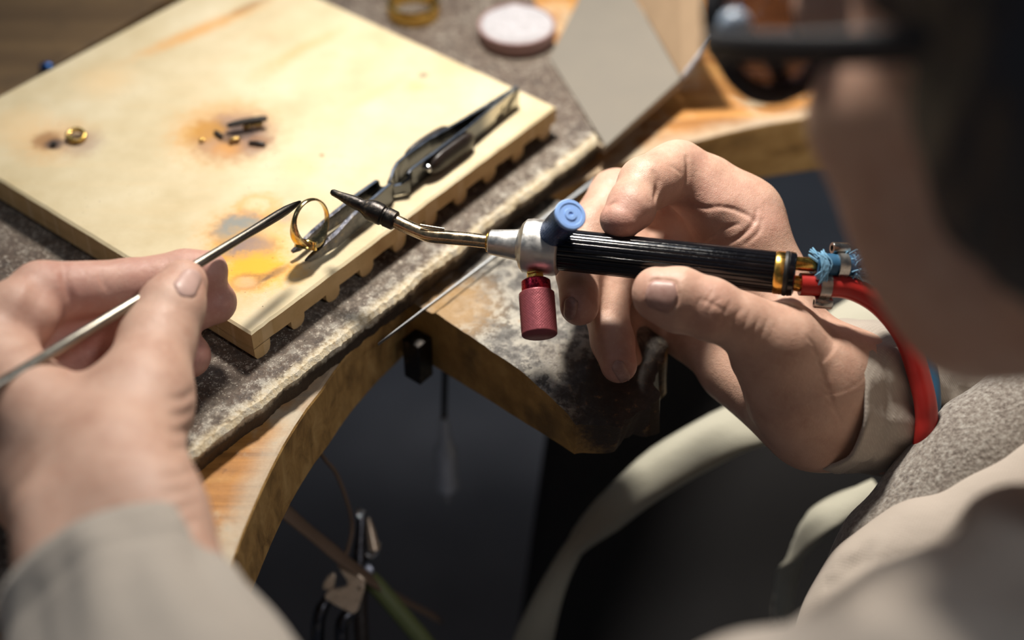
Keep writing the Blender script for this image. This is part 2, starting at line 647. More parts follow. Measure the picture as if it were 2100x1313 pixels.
# ---- left hand (the near hand, holding the pick)
def left_hand(h):
    c0 = Pd(200, 800, .525)
    fl = Field(c0 + A(-.10, -.115, -.085), c0 + A(.075, .105, .09), h)
    wr, wu = J(300, 1060, .474, 104), J(130, 1070, .478, 108)
    fl.add(fl.chain([wr, J(380, 1320, .447, 150), J(460, 1600, .41, 170)]), .006)
    fl.add(fl.chain([wu, J(190, 1330, .450, 150), J(300, 1600, .41, 170)]), .02)
    mi, mm, mr, mp = J(-40, 725, .545, 86), J(-45, 820, .558, 74), J(-30, 900, .556, 70), J(10, 960, .545, 62)
    for a, m in ((J(250, 1030, .486, 105), mi), (J(200, 1040, .492, 100), mm), (J(160, 1050, .494, 95), mr), (J(130, 1060, .494, 90), mp)):
        fl.add(fl.chain([a, m]), .012)
    cmc, mcp = J(258, 965, .496, 118), J(288, 826, .526, 98)
    fl.add(fl.chain([wr, cmc, mcp]), .016)
    fl.add(fl.chain([J(190, 905, .520, 95), J(60, 815, .540, 62), J(-30, 740, .543, 70)]), .012)
    thumb = fl.chain([mcp, J(322, 700, .5490, 77), J(352, 630, .558, 66), J(376, 582, .564, 50)], .004)
    index = fl.chain([mi, J(20, 660, .553, 74), J(86, 602, .563, 65), J(265, 584, .578, 52), J(380, 560, .5855, 47), J(425, 556, .588, 43)], .003)
    mid = fl.chain([mm, J(130, 692, .578, 54), J(320, 642, .594, 46), J(400, 628, .596, 47), J(440, 620, .596, 46)], .003)
    ring = fl.chain([mr, J(140, 790, .574, 52), J(290, 748, .588, 46), J(386, 730, .590, 47)], .003)
    pink = fl.chain([mp, J(150, 880, .558, 46), J(270, 836, .572, 40), J(320, 815, .576, 36)], .003)
    for c, k in ((thumb, .010), (index, .007), (mid, .006), (ring, .006), (pink, .006)):
        fl.add(c, k)
    fl.add(fl.chain([J(40, 640, .551, 66), J(70, 650, .552, 50)]), .004)
    g = fl.groove
    g([(130, 540), (132, 570), (142, 605), (152, 630)], .0013, .0011, .0014)
    g([(204, 552), (210, 575), (222, 600)], .0009, .0006)
    g([(118, 545), (112, 556)], .0008, .0004)
    g([(20, 705), (50, 712), (80, 706)], .0009, .0005)
    for i in range(6):
        y = 770 + i * 34
        g([(399 - i * 1, y), (380, y + 12), (352, y + 16)], .0013, .0008, .0018)
    for i in range(4):
        y = 960 + i * 34
        g([(402, y), (378, y + 14), (340, y + 18)], .0014, .0007, .0018)
    r = nail_mesh(fl, (374, 602), (399, 560), 28, 21)
    if r:
        NAILS.append(r[:2]); carve(fl, r[2], .0006, .0003)
    return fl


# ---- head, neck, trunk and upper arms
HC = A(.1715, .3254, Z0 + .2305)
HL, HF, HU = unit(A(-.78458, -.61976, .0182)), unit(A(-.56718, .70554, -.42488)), unit(A(-.25048, .34368, .90507))
def HP(x, y, z): return HC + HL * x + HF * y + HU * z
HR = np.stack([HL, HF, HU])
NECK = HP(0, -.055, -.17)
LSH, RSH = Pd(2400, 1500, .435), NECK + A(.12, .17, -.07)
LELB = A(-.03, .075, Z0 + .04)
RELB = Pd(2480, 960, .70)


def body(h):
    fl = Field(A(-.16, .0, Z0 - .32), A(.58, .68, Z0 + .37), h)
    e = fl.ellipsoid
    e(HP(0, -.012, .045), (.076, .097, .084), HR, .01)
    e(HP(0, .040, -.022), (.058, .056, .074), HR, .02)
    for s in (-1, 1):
        fl.add(fl.chain([(HP(.054 * s, -.002, -.056), .017), (HP(.034 * s, .052, -.080), .016), (HP(0, .078, -.090), .018)]), .02)
        fl.add(fl.chain([(HP(.058 * s, .02, -.005), .014), (HP(.047 * s, .066, -.012), .018)]), .016)
        e(HP(.040 * s, .046, -.046), (.024, .034, .034), HR, .02)
        fl.add(fl.chain([(HP(.012 * s, .100, .036), .008), (HP(.045 * s, .084, .036), .008)]), .01)
        e(HP(.033 * s, .103, .015), (.016, .014, .013), HR, .006, cut=True)
        e(HP(.033 * s, .086, .015), (.0125, .0125, .0125), HR, .003)
        e(HP(.079 * s, -.012, -.002), (.009, .019, .031), HR, .006)
        e(HP(.087 * s, -.008, .002), (.005, .010, .018), HR, .004, cut=True)
        e(HP(.012 * s, .112, -.034), (.008, .009, .007), HR, .005)
    fl.add(fl.chain([(HP(0, .098, .022), .008), (HP(0, .120, -.026), .011)]), .01)
    fl.add(fl.chain([(HP(-.022, .090, -.062), .005), (HP(0, .101, -.058), .007), (HP(.022, .090, -.062), .005)]), .006)
    fl.add(fl.chain([(HP(-.018, .091, -.072), .005), (HP(0, .099, -.073), .0075), (HP(.018, .091, -.072), .005)]), .004)
    fl.add(fl.chain([(HP(0, -.03, -.05), .056), (NECK, .060)]), .02)
    ch = NECK + A(.02, .01, -.20)
    fl.add(fl.chain([(NECK, .05), (LSH * .75 + NECK * .25, .03)]), .04)
    fl.add(fl.chain([(NECK, .05), (RSH, .045)]), .04)
    fl.add(fl.chain([(ch + A(.05, .03, .06), .075), (ch + A(.07, .05, -.15), .08)]), .05)
    fl.add(fl.chain([(LSH * .8 + NECK * .2, .03), (LSH, .032), (LELB, .034)]), .02)
    fl.add(fl.chain([(LELB, .034), (Pd(420, 1480, .428), .034)]), .01)
    fl.add(fl.chain([(RSH, .045), (RELB, .038)]), .02)
    fl.add(fl.chain([(RELB, .038), (Pd(2040, 880, .655), .030)]), .01)
    return fl


# ------------------------------------------------------------------ materials of the bench
def mat_skin():
    t = NT('skin'); v = t.co()
    at = t.n('ShaderNodeAttribute', attribute_name='tint')
    f = t.noise(v, 70, 5, .6); f2 = t.noise(v, 420, 3)
    base = t.ramp(f, [(.25, (.48, .275, .202)), (.5, (.58, .36, .270)), (.75, (.65, .43, .33))])
    base = t.mix(t.math('MULTIPLY', at.outputs['Fac'], .75), base, (.47, .19, .17))
    base = t.mix(t.rng(f2, .45, .75, 0, .18), base, (.70, .50, .40))
    fine = t.voro(v, 1300, 'DISTANCE_TO_EDGE')
    fine = t.rng(fine, 0, .25)
    n1 = t.bump(fine, .22, .00022)
    n2 = t.bump(t.noise(v, 500, 5, .65), .26, .0005, n1)
    n3 = t.bump(t.noise(t.co((1, 1, 1)), 130, 4, .6), .30, .0012, n2)
    t.set(base, t.rng(f2, .3, .7, .42, .56), 0, n3)
    b = t.b
    b.inputs['Subsurface Weight'].default_value = .12
    b.inputs['Subsurface Radius'].default_value = (1.0, .35, .2)
    b.inputs['Subsurface Scale'].default_value = .004
    b.inputs['Specular IOR Level'].default_value = .42
    return t.m


def mat_nail():
    t = NT('nail'); v = t.co()
    f = t.noise(v, 500, 3)
    c = t.ramp(f, [(.3, (.36, .205, .175)), (.7, (.46, .29, .25))])
    return t.set(c, .42, 0, t.bump(t.wave(v, 500, 1.5, 1, 1, 'Y'), .06, .0002))


def mat_board_top(root):
    """pale refractory board; scorch marks where the flame burnt it, plus a painted ring shadow"""
    t = NT('scorched_board'); v = t.co()
    f = t.noise(v, 28, 5, .6); fine = t.noise(v, 900, 3)
    grain = t.noise(t.co((6, 70, 6), (0, 0, math.radians(-44.5))), 4, 5, .6)
    c = t.ramp(f, [(.25, (.54, .435, .25)), (.5, (.645, .545, .35)), (.75, (.73, .64, .45))])
    c = t.mix(t.rng(grain, .45, .75, 0, .22), c, (.72, .54, .30))
    # brown scratches
    wob = t.noise(v, 190, 4, .65); wob2 = t.noise(v, 600, 4, .7)
    geo = t._co.outputs['Object']
    L0 = ROOT[root.name]
    sep = t.n('ShaderNodeSeparateXYZ'); t.l(geo, sep.inputs[0])

    def stain_or_shade(px, py, r, col, k, soft=.6, asp=1.0, ang=0.0, hole=None):
        nonlocal c
        P = Pz(px, py, .016) - L0
        rr = 1.12 * r * float((P + L0 - CAM_POS) @ FWD) / FPX
        dx = t.math('SUBTRACT', sep.outputs[0], float(P[0])); dy = t.math('SUBTRACT', sep.outputs[1], float(P[1]))
        ca, sa = math.cos(ang), math.sin(ang)
        ux = t.math('ADD', t.math('MULTIPLY', dx, ca), t.math('MULTIPLY', dy, sa))
        uy = t.math('MULTIPLY', t.math('SUBTRACT', t.math('MULTIPLY', dy, ca), t.math('MULTIPLY', dx, sa)), asp)
        d = t.math('SQRT', t.math('ADD', t.math('MULTIPLY', ux, ux), t.math('MULTIPLY', uy, uy)))
        d = t.math('ADD', t.math('DIVIDE', d, rr), t.math('MULTIPLY', t.math('SUBTRACT', wob, .5), .9))
        d = t.math('ADD', d, t.math('MULTIPLY', t.math('SUBTRACT', wob2, .5), .35))
        m = t.rng(d, 1 - soft, 1 + soft * .4, k, 0)
        if hole:
            m = t.math('MULTIPLY', m, t.rng(d, hole - .25, hole + .1, 0, 1))
        c = t.mix(m, c, col)
    OR, YE, BR, DK, GR, MV, TN = (.72, .34, .08), (.86, .42, .02), (.30, .14, .05), (.07, .045, .04), (.25, .26, .24), (.30, .21, .18), (.80, .55, .28)
    A45 = math.radians(45)
    stain_or_shade(415, 60, 150, OR, .75, .9, 7, A45 * .93); stain_or_shade(510, 14, 60, BR, .6, .8, 5, A45)
    stain_or_shade(620, 100, 120, OR, .40, .9, 6, A45); stain_or_shade(560, 145, 60, OR, .22, .9, 3, A45); stain_or_shade(770, 190, 90, TN, .7, .9, 5, A45)
    stain_or_shade(868, 154, 10, DK, .7, .8); stain_or_shade(850, 176, 24, OR, .3, .9)
    stain_or_shade(110, 288, 75, OR, .45, .9); stain_or_shade(100, 288, 30, BR, .55, .8); stain_or_shade(112, 294, 14, DK, .8, .8); stain_or_shade(160, 295, 48, MV, .30, .9)
    stain_or_shade(460, 272, 105, OR, .75, .8); stain_or_shade(480, 275, 88, BR, .45, .7); stain_or_shade(415, 275, 42, (.62, .33, .06), .7, .7); stain_or_shade(480, 278, 78, MV, .80, .6); stain_or_shade(485, 290, 40, DK, .75, .7)
    stain_or_shade(470, 300, 40, OR, .7, .8); stain_or_shade(520, 293, 36, MV, .5, .8); stain_or_shade(455, 262, 22, DK, .55, .8)
    stain_or_shade(615, 340, 42, TN, .5, .9); stain_or_shade(215, 165, 60, TN, .45, .9); stain_or_shade(40, 260, 70, TN, .5, .9); stain_or_shade(660, 318, 6, BR, .7, .7)
    stain_or_shade(528, 424, 46, OR, .85, .6, 1.0, 0, .62); stain_or_shade(528, 420, 34, TN, .35, .8)
    stain_or_shade(500, 476, 84, OR, .80, .7); stain_or_shade(495, 474, 58, BR, .45, .6); stain_or_shade(494, 472, 50, GR, .97, .4)
    stain_or_shade(600, 452, 34, OR, .35, .9); stain_or_shade(585, 448, 16, GR, .4, .8)
    stain_or_shade(515, 510, 76, YE, .65, .7, 1.1); stain_or_shade(513, 513, 58, BR, .35, .6, 1.1); stain_or_shade(513, 513, 52, MV, .97, .45, 1.15, .2)
    stain_or_shade(515, 560, 90, YE, .85, .7, 1.5); stain_or_shade(520, 548, 60, YE, .95, .7, 1.3); stain_or_shade(560, 530, 60, YE, .35, .9)
    stain_or_shade(505, 578, 40, BR, .75, .5, 1.5, .2, .58); stain_or_shade(503, 579, 25, (.68, .42, .24), .8, .5, 1.4)
    stain_or_shade(560, 562, 46, BR, .55, .7, 3.2, A45 * .7); stain_or_shade(545, 572, 18, DK, .6, .7, 3, A45); stain_or_shade(570, 556, 30, DK, .35, .8, 3, A45)  # shadow of ring and tweezer tips painted in along with the burn
    stain_or_shade(480, 610, 60, OR, .45, .9); stain_or_shade(610, 560, 30, YE, .35, .9); stain_or_shade(555, 470, 30, TN, .6, .9); stain_or_shade(445, 575, 40, YE, .6, .9)
    stain_or_shade(500, 268, 30, DK, .70, .5); stain_or_shade(472, 282, 24, DK, .70, .5); stain_or_shade(428, 268, 36, (.52, .25, .04), .8, .5); stain_or_shade(530, 292, 26, BR, .6, .5)
    stain_or_shade(95, 288, 30, BR, .65, .5); stain_or_shade(112, 296, 20, DK, .80, .5); stain_or_shade(170, 292, 40, MV, .45, .8)
    # specks
    sp = t.voro(v, 260); c = t.mix(t.math('MULTIPLY', t.rng(sp, .05, .12, .75, 0), t.rng(f, .42, .62)), c, (.12, .07, .03))
    n1 = t.bump(t.noise(v, 700, 4), .25, .0004)
    n2 = t.bump(grain, .18, .0006, n1)
    return t.set(c, .72, 0, n2)


def mat_board_side():
    t = NT('board_side'); v = t.co()
    g = t.noise(t.co((40, 40, 160)), 6, 4); f = t.noise(v, 80, 4)
    cut = t.wave(t.co((1, 1, .02), (0, 0, math.radians(44))), 30, 5, 3, 2)
    c = t.ramp(f, [(.3, (.56, .36, .15)), (.7, (.70, .48, .23))])
    c = t.mix(t.rng(cut, .90, .99, 0, .35), c, (.84, .66, .40))
    c = t.mix(t.rng(t.voro(v, 420), .04, .10, .6, 0), c, (.16, .09, .03))
    return t.set(c, .75, 0, t.bump(g, .35, .0006))


SLAB_A, SLAB_B = Pz(400, 935, 0), Pz(1232, 285, 0)
SLAB_DIR = unit(SLAB_B - SLAB_A)
SLAB_OUT = A(SLAB_DIR[1], -SLAB_DIR[0], 0)          # towards the worker


def mat_slab(root):
    t = NT('dirty_slab'); v = t.co()
    f = t.noise(v, 34, 6, .65); f2 = t.noise(v, 150, 5, .7); f3 = t.noise(v, 520, 4, .7)
    c = t.ramp(f, [(.28, (.050, .034, .026)), (.48, (.115, .082, .062)), (.62, (.185, .160, .135)), (.80, (.14, .092, .062))])
    c = t.mix(t.rng(f2, .54, .72, 0, .6), c, (.30, .27, .235))
    c = t.mix(.38, c, (.080, .046, .026))
    c = t.mix(t.rng(f3, .565, .65, 0, .85), c, (.46, .41, .34))
    c = t.mix(t.rng(f3, .46, .36, 0, .6), c, (.05, .038, .03))
    c = t.mix(t.rng(f2, .48, .30, 0, .7), c, (.045, .035, .03))
    # worn pale edge
    L0 = ROOT[root.name]
    d = t.n('ShaderNodeVectorMath', operation='DOT_PRODUCT'); t.l(t._co.outputs['Object'], d.inputs[0]); d.inputs[1].default_value = tuple(SLAB_OUT)
    e = t.math('ADD', t.math('SUBTRACT', d.outputs['Value'], float((SLAB_A - L0) @ SLAB_OUT)), t.math('MULTIPLY', t.math('SUBTRACT', f2, .5), .012))
    z = t.n('ShaderNodeSeparateXYZ'); t.l(t._co.outputs['Object'], z.inputs[0])
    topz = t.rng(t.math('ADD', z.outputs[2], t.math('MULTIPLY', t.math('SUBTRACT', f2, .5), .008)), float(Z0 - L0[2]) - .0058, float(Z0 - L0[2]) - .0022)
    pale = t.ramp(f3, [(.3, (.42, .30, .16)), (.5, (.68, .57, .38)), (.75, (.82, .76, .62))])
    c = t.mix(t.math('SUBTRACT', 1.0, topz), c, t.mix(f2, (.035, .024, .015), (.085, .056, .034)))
    c = t.mix(t.math('MULTIPLY', t.rng(e, -.0078, -.0024), topz), c, pale)
    grey = t.math('MULTIPLY', t.rng(e, -.020, -.004, 0, .55), t.rng(f2, .46, .62))
    c = t.mix(t.math('MULTIPLY', grey, topz), c, (.50, .48, .42))
    # dust and filings
    sp = t.voro(v, 1050); c = t.mix(t.math('MULTIPLY', t.math('MULTIPLY', t.rng(sp, .12, .32, .9, 0), topz), t.rng(f2, .46, .60)), c, (.72, .66, .56))
    n1 = t.bump(f3, .55, .0009); n2 = t.bump(f2, .4, .0014, n1)
    return t.set(c, t.rng(f, .3, .7, .5, .8), 0, n2)


def mat_wood(name, dark, mid, light, rot=0.0, scale=1.0, worn=None, arc_edge=None):
    t = NT(name); v = t.co()
    g = t.noise(t.co((9 * scale, 130 * scale, 60 * scale), (0, 0, rot)), 1.0, 6, .62, .6)
    f = t.noise(v, 26, 5, .65); sm = t.noise(v, 240, 5, .7)
    c = t.ramp(g, [(.28, dark), (.5, mid), (.72, light)])
    c = t.mix(t.rng(f, .52, .72, 0, .65), c, tuple(x * .55 for x in mid))
    if worn:
        c = t.mix(t.rng(f, .50, .36, 0, .8), c, worn)
    c = t.mix(t.rng(sm, .60, .75, 0, .5), c, tuple(x * .35 for x in dark))
    if arc_edge:
        d = t.n('ShaderNodeVectorMath', operation='DISTANCE')
        fl2 = t.n('ShaderNodeVectorMath', operation='MULTIPLY'); t.l(t._co.outputs['Object'], fl2.inputs[0]); fl2.inputs[1].default_value = (1, 1, 0)
        t.l(fl2.outputs[0], d.inputs[0]); d.inputs[1].default_value = (arc_edge[0], arc_edge[1], 0)
        q = t.math('ADD', d.outputs['Value'], t.math('MULTIPLY', t.math('SUBTRACT', f, .5), .02))
        c = t.mix(t.rng(q, arc_edge[2] + .002, arc_edge[2] + .015, .65, 0), c, t.mix(sm, (.30, .27, .21), (.66, .60, .47)))
    n1 = t.bump(g, .5, .0012); n2 = t.bump(sm, .3, .0008, n1)
    return t.set(c, .62, 0, n2)


def mat_pin(root):
    t = NT('bench_pin_wood'); v = t.co()
    f = t.noise(v, 60, 6, .7); f2 = t.noise(v, 190, 5, .75); f3 = t.noise(v, 30, 3)
    g = t.noise(t.co((14, 110, 60), (0, 0, math.radians(-46))), 1, 5, .6)
    wood = t.ramp(g, [(.3, (.30, .165, .045)), (.6, (.52, .31, .095)), (.8, (.62, .40, .15))])
    z = t.n('ShaderNodeSeparateXYZ'); t.l(t.n('ShaderNodeNewGeometry').outputs['Normal'], z.inputs[0])
    top = t.rng(z.outputs[2], .35, .75)
    grey = t.ramp(f, [(.30, (.035, .031, .028)), (.44, (.15, .14, .125)), (.54, (.36, .335, .285)), (.64, (.46, .43, .36)), (.72, (.36, .20, .075))])
    grey = t.mix(t.rng(f2, .54, .42, 0, .88), grey, (.040, .033, .028))
    do = t.n('ShaderNodeVectorMath', operation='DISTANCE'); t.l(t._co.outputs['Object'], do.inputs[0])
    do.inputs[1].default_value = tuple(Pz(925, 625, -.012) - ROOT[root.name])
    grey = t.mix(t.rng(t.math('ADD', do.outputs['Value'], t.math('MULTIPLY', t.math('SUBTRACT', f2, .5), .03)), .006, .030, .75, 0), grey, (.46, .27, .095))
    c = t.mix(top, wood, grey)
    c = t.mix(t.rng(f3, .50, .66, 0, .6), c, (.06, .038, .022))
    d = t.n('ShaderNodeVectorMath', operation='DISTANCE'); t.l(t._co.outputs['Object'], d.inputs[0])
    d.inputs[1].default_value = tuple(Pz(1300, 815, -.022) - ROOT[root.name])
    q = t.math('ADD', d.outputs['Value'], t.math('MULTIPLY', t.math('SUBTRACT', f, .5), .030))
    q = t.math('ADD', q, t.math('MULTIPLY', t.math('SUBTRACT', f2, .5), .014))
    c = t.mix(t.rng(q, .022, .034, .94, 0), c, t.mix(t.rng(f2, .58, .68), (.030, .022, .018), (.22, .12, .045)))  # charred end, with the hand's shadow darkened into the same colour
    n1 = t.bump(f2, .6, .0014); n2 = t.bump(f, .4, .002, n1)
    return t.set(c, .55, 0, n2)


def mat_metal(name, col, rough=.3, spot=None, nscale=160, bumpk=.12):
    t = NT(name); v = t.co()
    f = t.noise(v, nscale, 5, .65); f2 = t.noise(v, nscale * 4, 4)
    c = t.mix(f, tuple(x * .72 for x in col), tuple(min(1, x * 1.18) for x in col))
    if spot: c = t.mix(t.rng(f, .55, .7, 0, .8), c, spot)
    return t.set(c, t.rng(f, .3, .7, max(.06, rough - .1), rough + .12), 1.0, t.bump(f2, bumpk, .0003))


def mat_cloth(name, c0, c1, scale=260, bumpk=.22, fold=.25):
    t = NT(name); v = t.co()
    a = t.wave(t.co((1, 1, 1), (.3, .5, .7)), scale, .15, 1, 1, 'X'); b = t.wave(t.co((1, 1, 1), (.3, .5, .7)), scale, .15, 1, 1, 'Y')
    w = t.math('MULTIPLY', a, b); f = t.noise(v, 22, 4); f2 = t.noise(v, 260, 4, .7)
    c = t.mix(t.math('ADD', t.math('MULTIPLY', f, .6), t.math('MULTIPLY', w, .4)), c0, c1)
    n1 = t.bump(w, bumpk, .0003); n2 = t.bump(t.noise(v, 45, 4, .5), fold, .005, n1); n3 = t.bump(f2, .15, .0006, n2)
    t.set(c, .88, 0, n3)
    t.b.inputs['Sheen Weight'].default_value = .15
    return t.m


def mat_wool():
    t = NT('grey_wool'); v = t.co()
    f = t.noise(v, 460, 5, .75); f2 = t.noise(v, 60, 4); f3 = t.voro(v, 600)
    c = t.ramp(f, [(.34, (.085, .062, .05)), (.47, (.24, .205, .175)), (.58, (.38, .35, .31)), (.70, (.56, .54, .50))])
    c = t.mix(t.rng(f2, .35, .7, 0, .3), c, (.30, .26, .22))
    n1 = t.bump(f, .8, .0012); n2 = t.bump(f3, .5, .0008, n1)
    t.set(c, .95, 0, n2); t.b.inputs['Sheen Weight'].default_value = .5
    return t.m


def mat_pick(root):
    t = NT('pick_steel'); v = t.co()
    f = t.noise(v, 160, 5, .65); f2 = t.noise(v, 900, 4)
    d = t.n('ShaderNodeVectorMath', operation='DISTANCE'); t.l(t._co.outputs['Object'], d.inputs[0])
    d.inputs[1].default_value = tuple(Pd(617, 413, .6125) - ROOT[root.name])
    q = t.math('ADD', d.outputs['Value'], t.math('MULTIPLY', t.math('SUBTRACT', f, .5), .012))
    c = t.mix(t.rng(q, .006, .085), (.075, .068, .06), t.mix(f, (.24, .22, .18), (.36, .335, .29)))
    c = t.mix(t.rng(q, .003, .008, 1, 0), c, (.03, .028, .026))
    return t.set(c, t.rng(f, .3, .7, .3, .42), 1.0, t.bump(f2, .15, .0003))


def mat_tweezers(root):
    t = NT('tweezer_steel'); v = t.co()
    f = t.noise(v, 260, 5, .65); f2 = t.noise(v, 900, 4)
    d = t.n('ShaderNodeVectorMath', operation='DISTANCE'); t.l(t._co.outputs['Object'], d.inputs[0])
    d.inputs[1].default_value = tuple(Pz(612, 524, .020) - ROOT[root.name])
    q = t.math('ADD', d.outputs['Value'], t.math('MULTIPLY', t.math('SUBTRACT', f, .5), .02))
    burnt = t.rng(q, .022, .050, 1, 0)
    dt = t.n('ShaderNodeVectorMath', operation='DISTANCE'); t.l(t._co.outputs['Object'], dt.inputs[0])
    dt.inputs[1].default_value = tuple(Pz(1062, 178, .022) - ROOT[root.name])
    tail = t.rng(dt.outputs['Value'], .026, .040, 1, 0)
    c = t.mix(tail, t.mix(f, (.085, .09, .10), (.14, .145, .16)), (.52, .50, .46))
    c = t.mix(burnt, c, t.ramp(f, [(.35, (.05, .052, .065)), (.55, (.13, .13, .15)), (.7, (.22, .19, .15))]))
    r = t.math('ADD', t.rng(f, .3, .7, .14, .26), t.math('MULTIPLY', burnt, .16))
    return t.set(c, r, 1.0, t.bump(f2, t.math('ADD', t.math('MULTIPLY', burnt, .5), .05), .0004))


M = {}
M['skin'] = mat_skin(); M['nail'] = mat_nail()
M['board_side'] = mat_board_side()
M['nail_light'] = plain('near_nail', (.55, .36, .31), .45, 0, 300, .05)
M['top_wood'] = mat_wood('worktop_wood', (.24, .095, .020), (.50, .22, .050), (.64, .34, .10), math.radians(-50), 1, (.62, .50, .34), (.2302 - .2, .3014 - .75, .338))
M['rim_wood'] = mat_wood('cutout_rim_wood', (.20, .11, .036), (.46, .265, .085), (.62, .39, .15), 0, 1)
M['back_wood'] = mat_wood('brown_wood', (.085, .046, .015), (.125, .072, .026), (.165, .098, .037), math.radians(-50), .6)
M['steel'] = mat_metal('brushed_steel', (.48, .46, .43), .30)
M['strip_steel'] = mat_metal('dull_steel', (.30, .31, .32), .48)
M['dark_steel'] = mat_metal('blued_steel', (.10, .10, .115), .30, (.24, .18, .10))
M['tweezer_steel'] = mat_metal('grey_spring_steel', (.40, .42, .46), .20, None, 260, .08)
M['burnt_steel'] = mat_metal('heat_blackened_steel', (.055, .05, .048), .42, (.16, .13, .10), 300, .3)
M['bright_steel'] = mat_metal('bright_steel', (.80, .80, .80), .14)
M['plain_pin'] = mat_metal('tarnished_pin', (.55, .46, .33), .3)
M['nickel'] = mat_metal('nickel_brass_tube', (.62, .48, .31), .22)
M['alu'] = mat_metal('satin_aluminium', (.76, .75, .73), .42)
M['brass'] = mat_metal('brass', (.72, .43, .10), .25)
M['gold'] = mat_metal('gold', (.86, .58, .16), .14)
M['gold_pale'] = mat_metal('dull_gold', (.62, .50, .26), .22, (.16, .12, .07), 260)
M['scrap_gold'] = mat_metal('scorched_gold', (.50, .33, .12), .3, (.05, .04, .035), 420, .4)
M['fibre'] = plain('dark_fibre', (.026, .018, .015), .40, 0, 300, .5, .25, .0006)
M['black'] = plain('black_handle', (.005, .005, .007), .15, 0, 900, .3, .01, .0001)
M['rubber'] = plain('black_rubber', (.012, .012, .013), .55)
M['blue_knob'] = mat_metal('blue_anodised', (.045, .115, .30), .30, None, 700, .2)
M['blue_cap'] = plain('pale_blue_cap', (.30, .50, .95), .35, 0, 500, .05)
M['pale_blue'] = plain('pale_blue_sky_sheen', (.46, .56, .70), .25)  # sky reflection on the silver knob painted as flat pale blue
M['red_knob'] = plain('matte_red_anodised', (.36, .095, .115), .42, .45, 900, .2, .2)
M['red_band'] = mat_metal('bright_red_anodised', (.46, .03, .06), .24, None, 900, .1)
M['red_hose'] = plain('red_hose', (.40, .020, .016), .38, 0, 90, .25, .12, .0006)
M['blue_hose'] = plain('blue_hose', (.020, .10, .20), .5, 0, 90, .25, .1, .0006)
M['blue_thread'] = plain('blue_thread', (.20, .42, .62), .9, 0, 700, .3, .3, .0004)
M['jacket'] = mat_cloth('beige_jacket', (.39, .335, .285), (.52, .455, .395))
M['sleeve'] = mat_cloth('beige_sleeve', (.365, .315, .270), (.47, .42, .36))
M['apron'] = mat_cloth('canvas_apron', (.42, .405, .325), (.54, .52, .425), 240)
M['trousers'] = plain('dark_trousers', (.028, .027, .029), .9)
M['wool'] = mat_wool()
M['hair'] = plain('dark_hair', (.016, .017, .024), .55, 0, 400, .4, .4, .002)
M['frame'] = plain('dark_frame', (.010, .011, .017), .6)
M['handpiece'] = plain('grey_handpiece', (.78, .82, .9), .2, .35)
M['white_powder'] = plain('white_borax', (.46, .445, .47), .8, 0, 200, .28, .6, .002)
M['pink_tin'] = plain('pinkish_plastic', (.34, .21, .20), .45)
M['card'] = plain('grey_card', (.20, .18, .15), .75, 0, 40, .14, .1, .001)
M['card_tan'] = plain('tan_card', (.36, .25, .155), .75, 0, 40, .14, .1, .001)
M['card_edge'] = plain('card_edge', (.36, .28, .20), .8)
M['charcoal'] = plain('charcoal', (.030, .024, .020), .7, 0, 600, .5, .6, .001)
M['floor'] = plain('dark_floor', (.30, .29, .305), .85, 0, 12, .3, .1, .002)
M['plier_steel'] = plain('rusty_plier_steel', (.62, .47, .34), .30, .35, 160, .3, .2)
M['green_grip'] = plain('green_grip', (.13, .15, .055), .5)
M['leather'] = plain('brown_leather', (.16, .10, .065), .7)
M['dust'] = plain('pale_filings', (.66, .60, .50), .6)
g_ = NT('lens_glass'); g_.set((.13, .10, .13), .03, 0); g_.b.inputs['Transmission Weight'].default_value = 1.0; g_.b.inputs['IOR'].default_value = 1.3
M['lens'] = g_.m


# ------------------------------------------------------------------ the setting
V, F = prism([A(-1.6, -1.0, 0), A(1.8, -1.0, 0), A(1.8, 2.2, 0), A(-1.6, 2.2, 0)], (0, 0, -.05))
mesh('floor', V, F, M['floor'], loc=(0, 0, 0), kind='structure')

# ---- bench: wooden worktop with a round cut-out
bench = thing('workbench', A(.2, .75, 0), 'orange-brown wooden workbench with a round cut-out under the grey slab', 'bench')
CC, CR = A(.2302, .3014), .338
arc = [A(CC[0] + CR * math.cos(math.radians(a)), CC[1] + CR * math.sin(math.radians(a)), Z0 - .014) for a in np.linspace(196, -16, 110)]
arc = [p + A(*(unit(p[:2] - CC) * vnoise(p * 60) * .0012), vnoise(p * 45, 3) * .0006) for p in arc]
outer = [A(1.3, arc[-1][1], Z0 - .014), A(1.3, 1.5, Z0 - .014), A(-1.2, 1.5, Z0 - .014), A(-1.2, arc[0][1], Z0 - .014)]
poly = (arc + outer)[::-1]
poly = poly[::-1] if sum((poly[i - 1][0] * poly[i][1] - poly[i][0] * poly[i - 1][1]) for i in range(len(poly))) < 0 else poly
V, F = prism(poly, (0, 0, -.036))
wt = mesh('worktop', V, F, M['top_wood'], bench)
wt.data.materials.append(M['rim_wood'])
for p in wt.data.polygons:
    if abs(p.normal.z) < .5: p.material_index = 1
bevel(wt, .0016, 2, 50)
for x, y in ((-1.1, .30), (1.2, .30), (-1.1, 1.42), (1.2, 1.42)):
    V, F = prism([A(x - .04, y - .04, Z0 - .05), A(x + .04, y - .04, Z0 - .05), A(x + .04, y + .04, Z0 - .05), A(x - .04, y + .04, Z0 - .05)], (0, 0, -(Z0 - .05)))
    mesh('leg', V, F, M['back_wood'], bench)

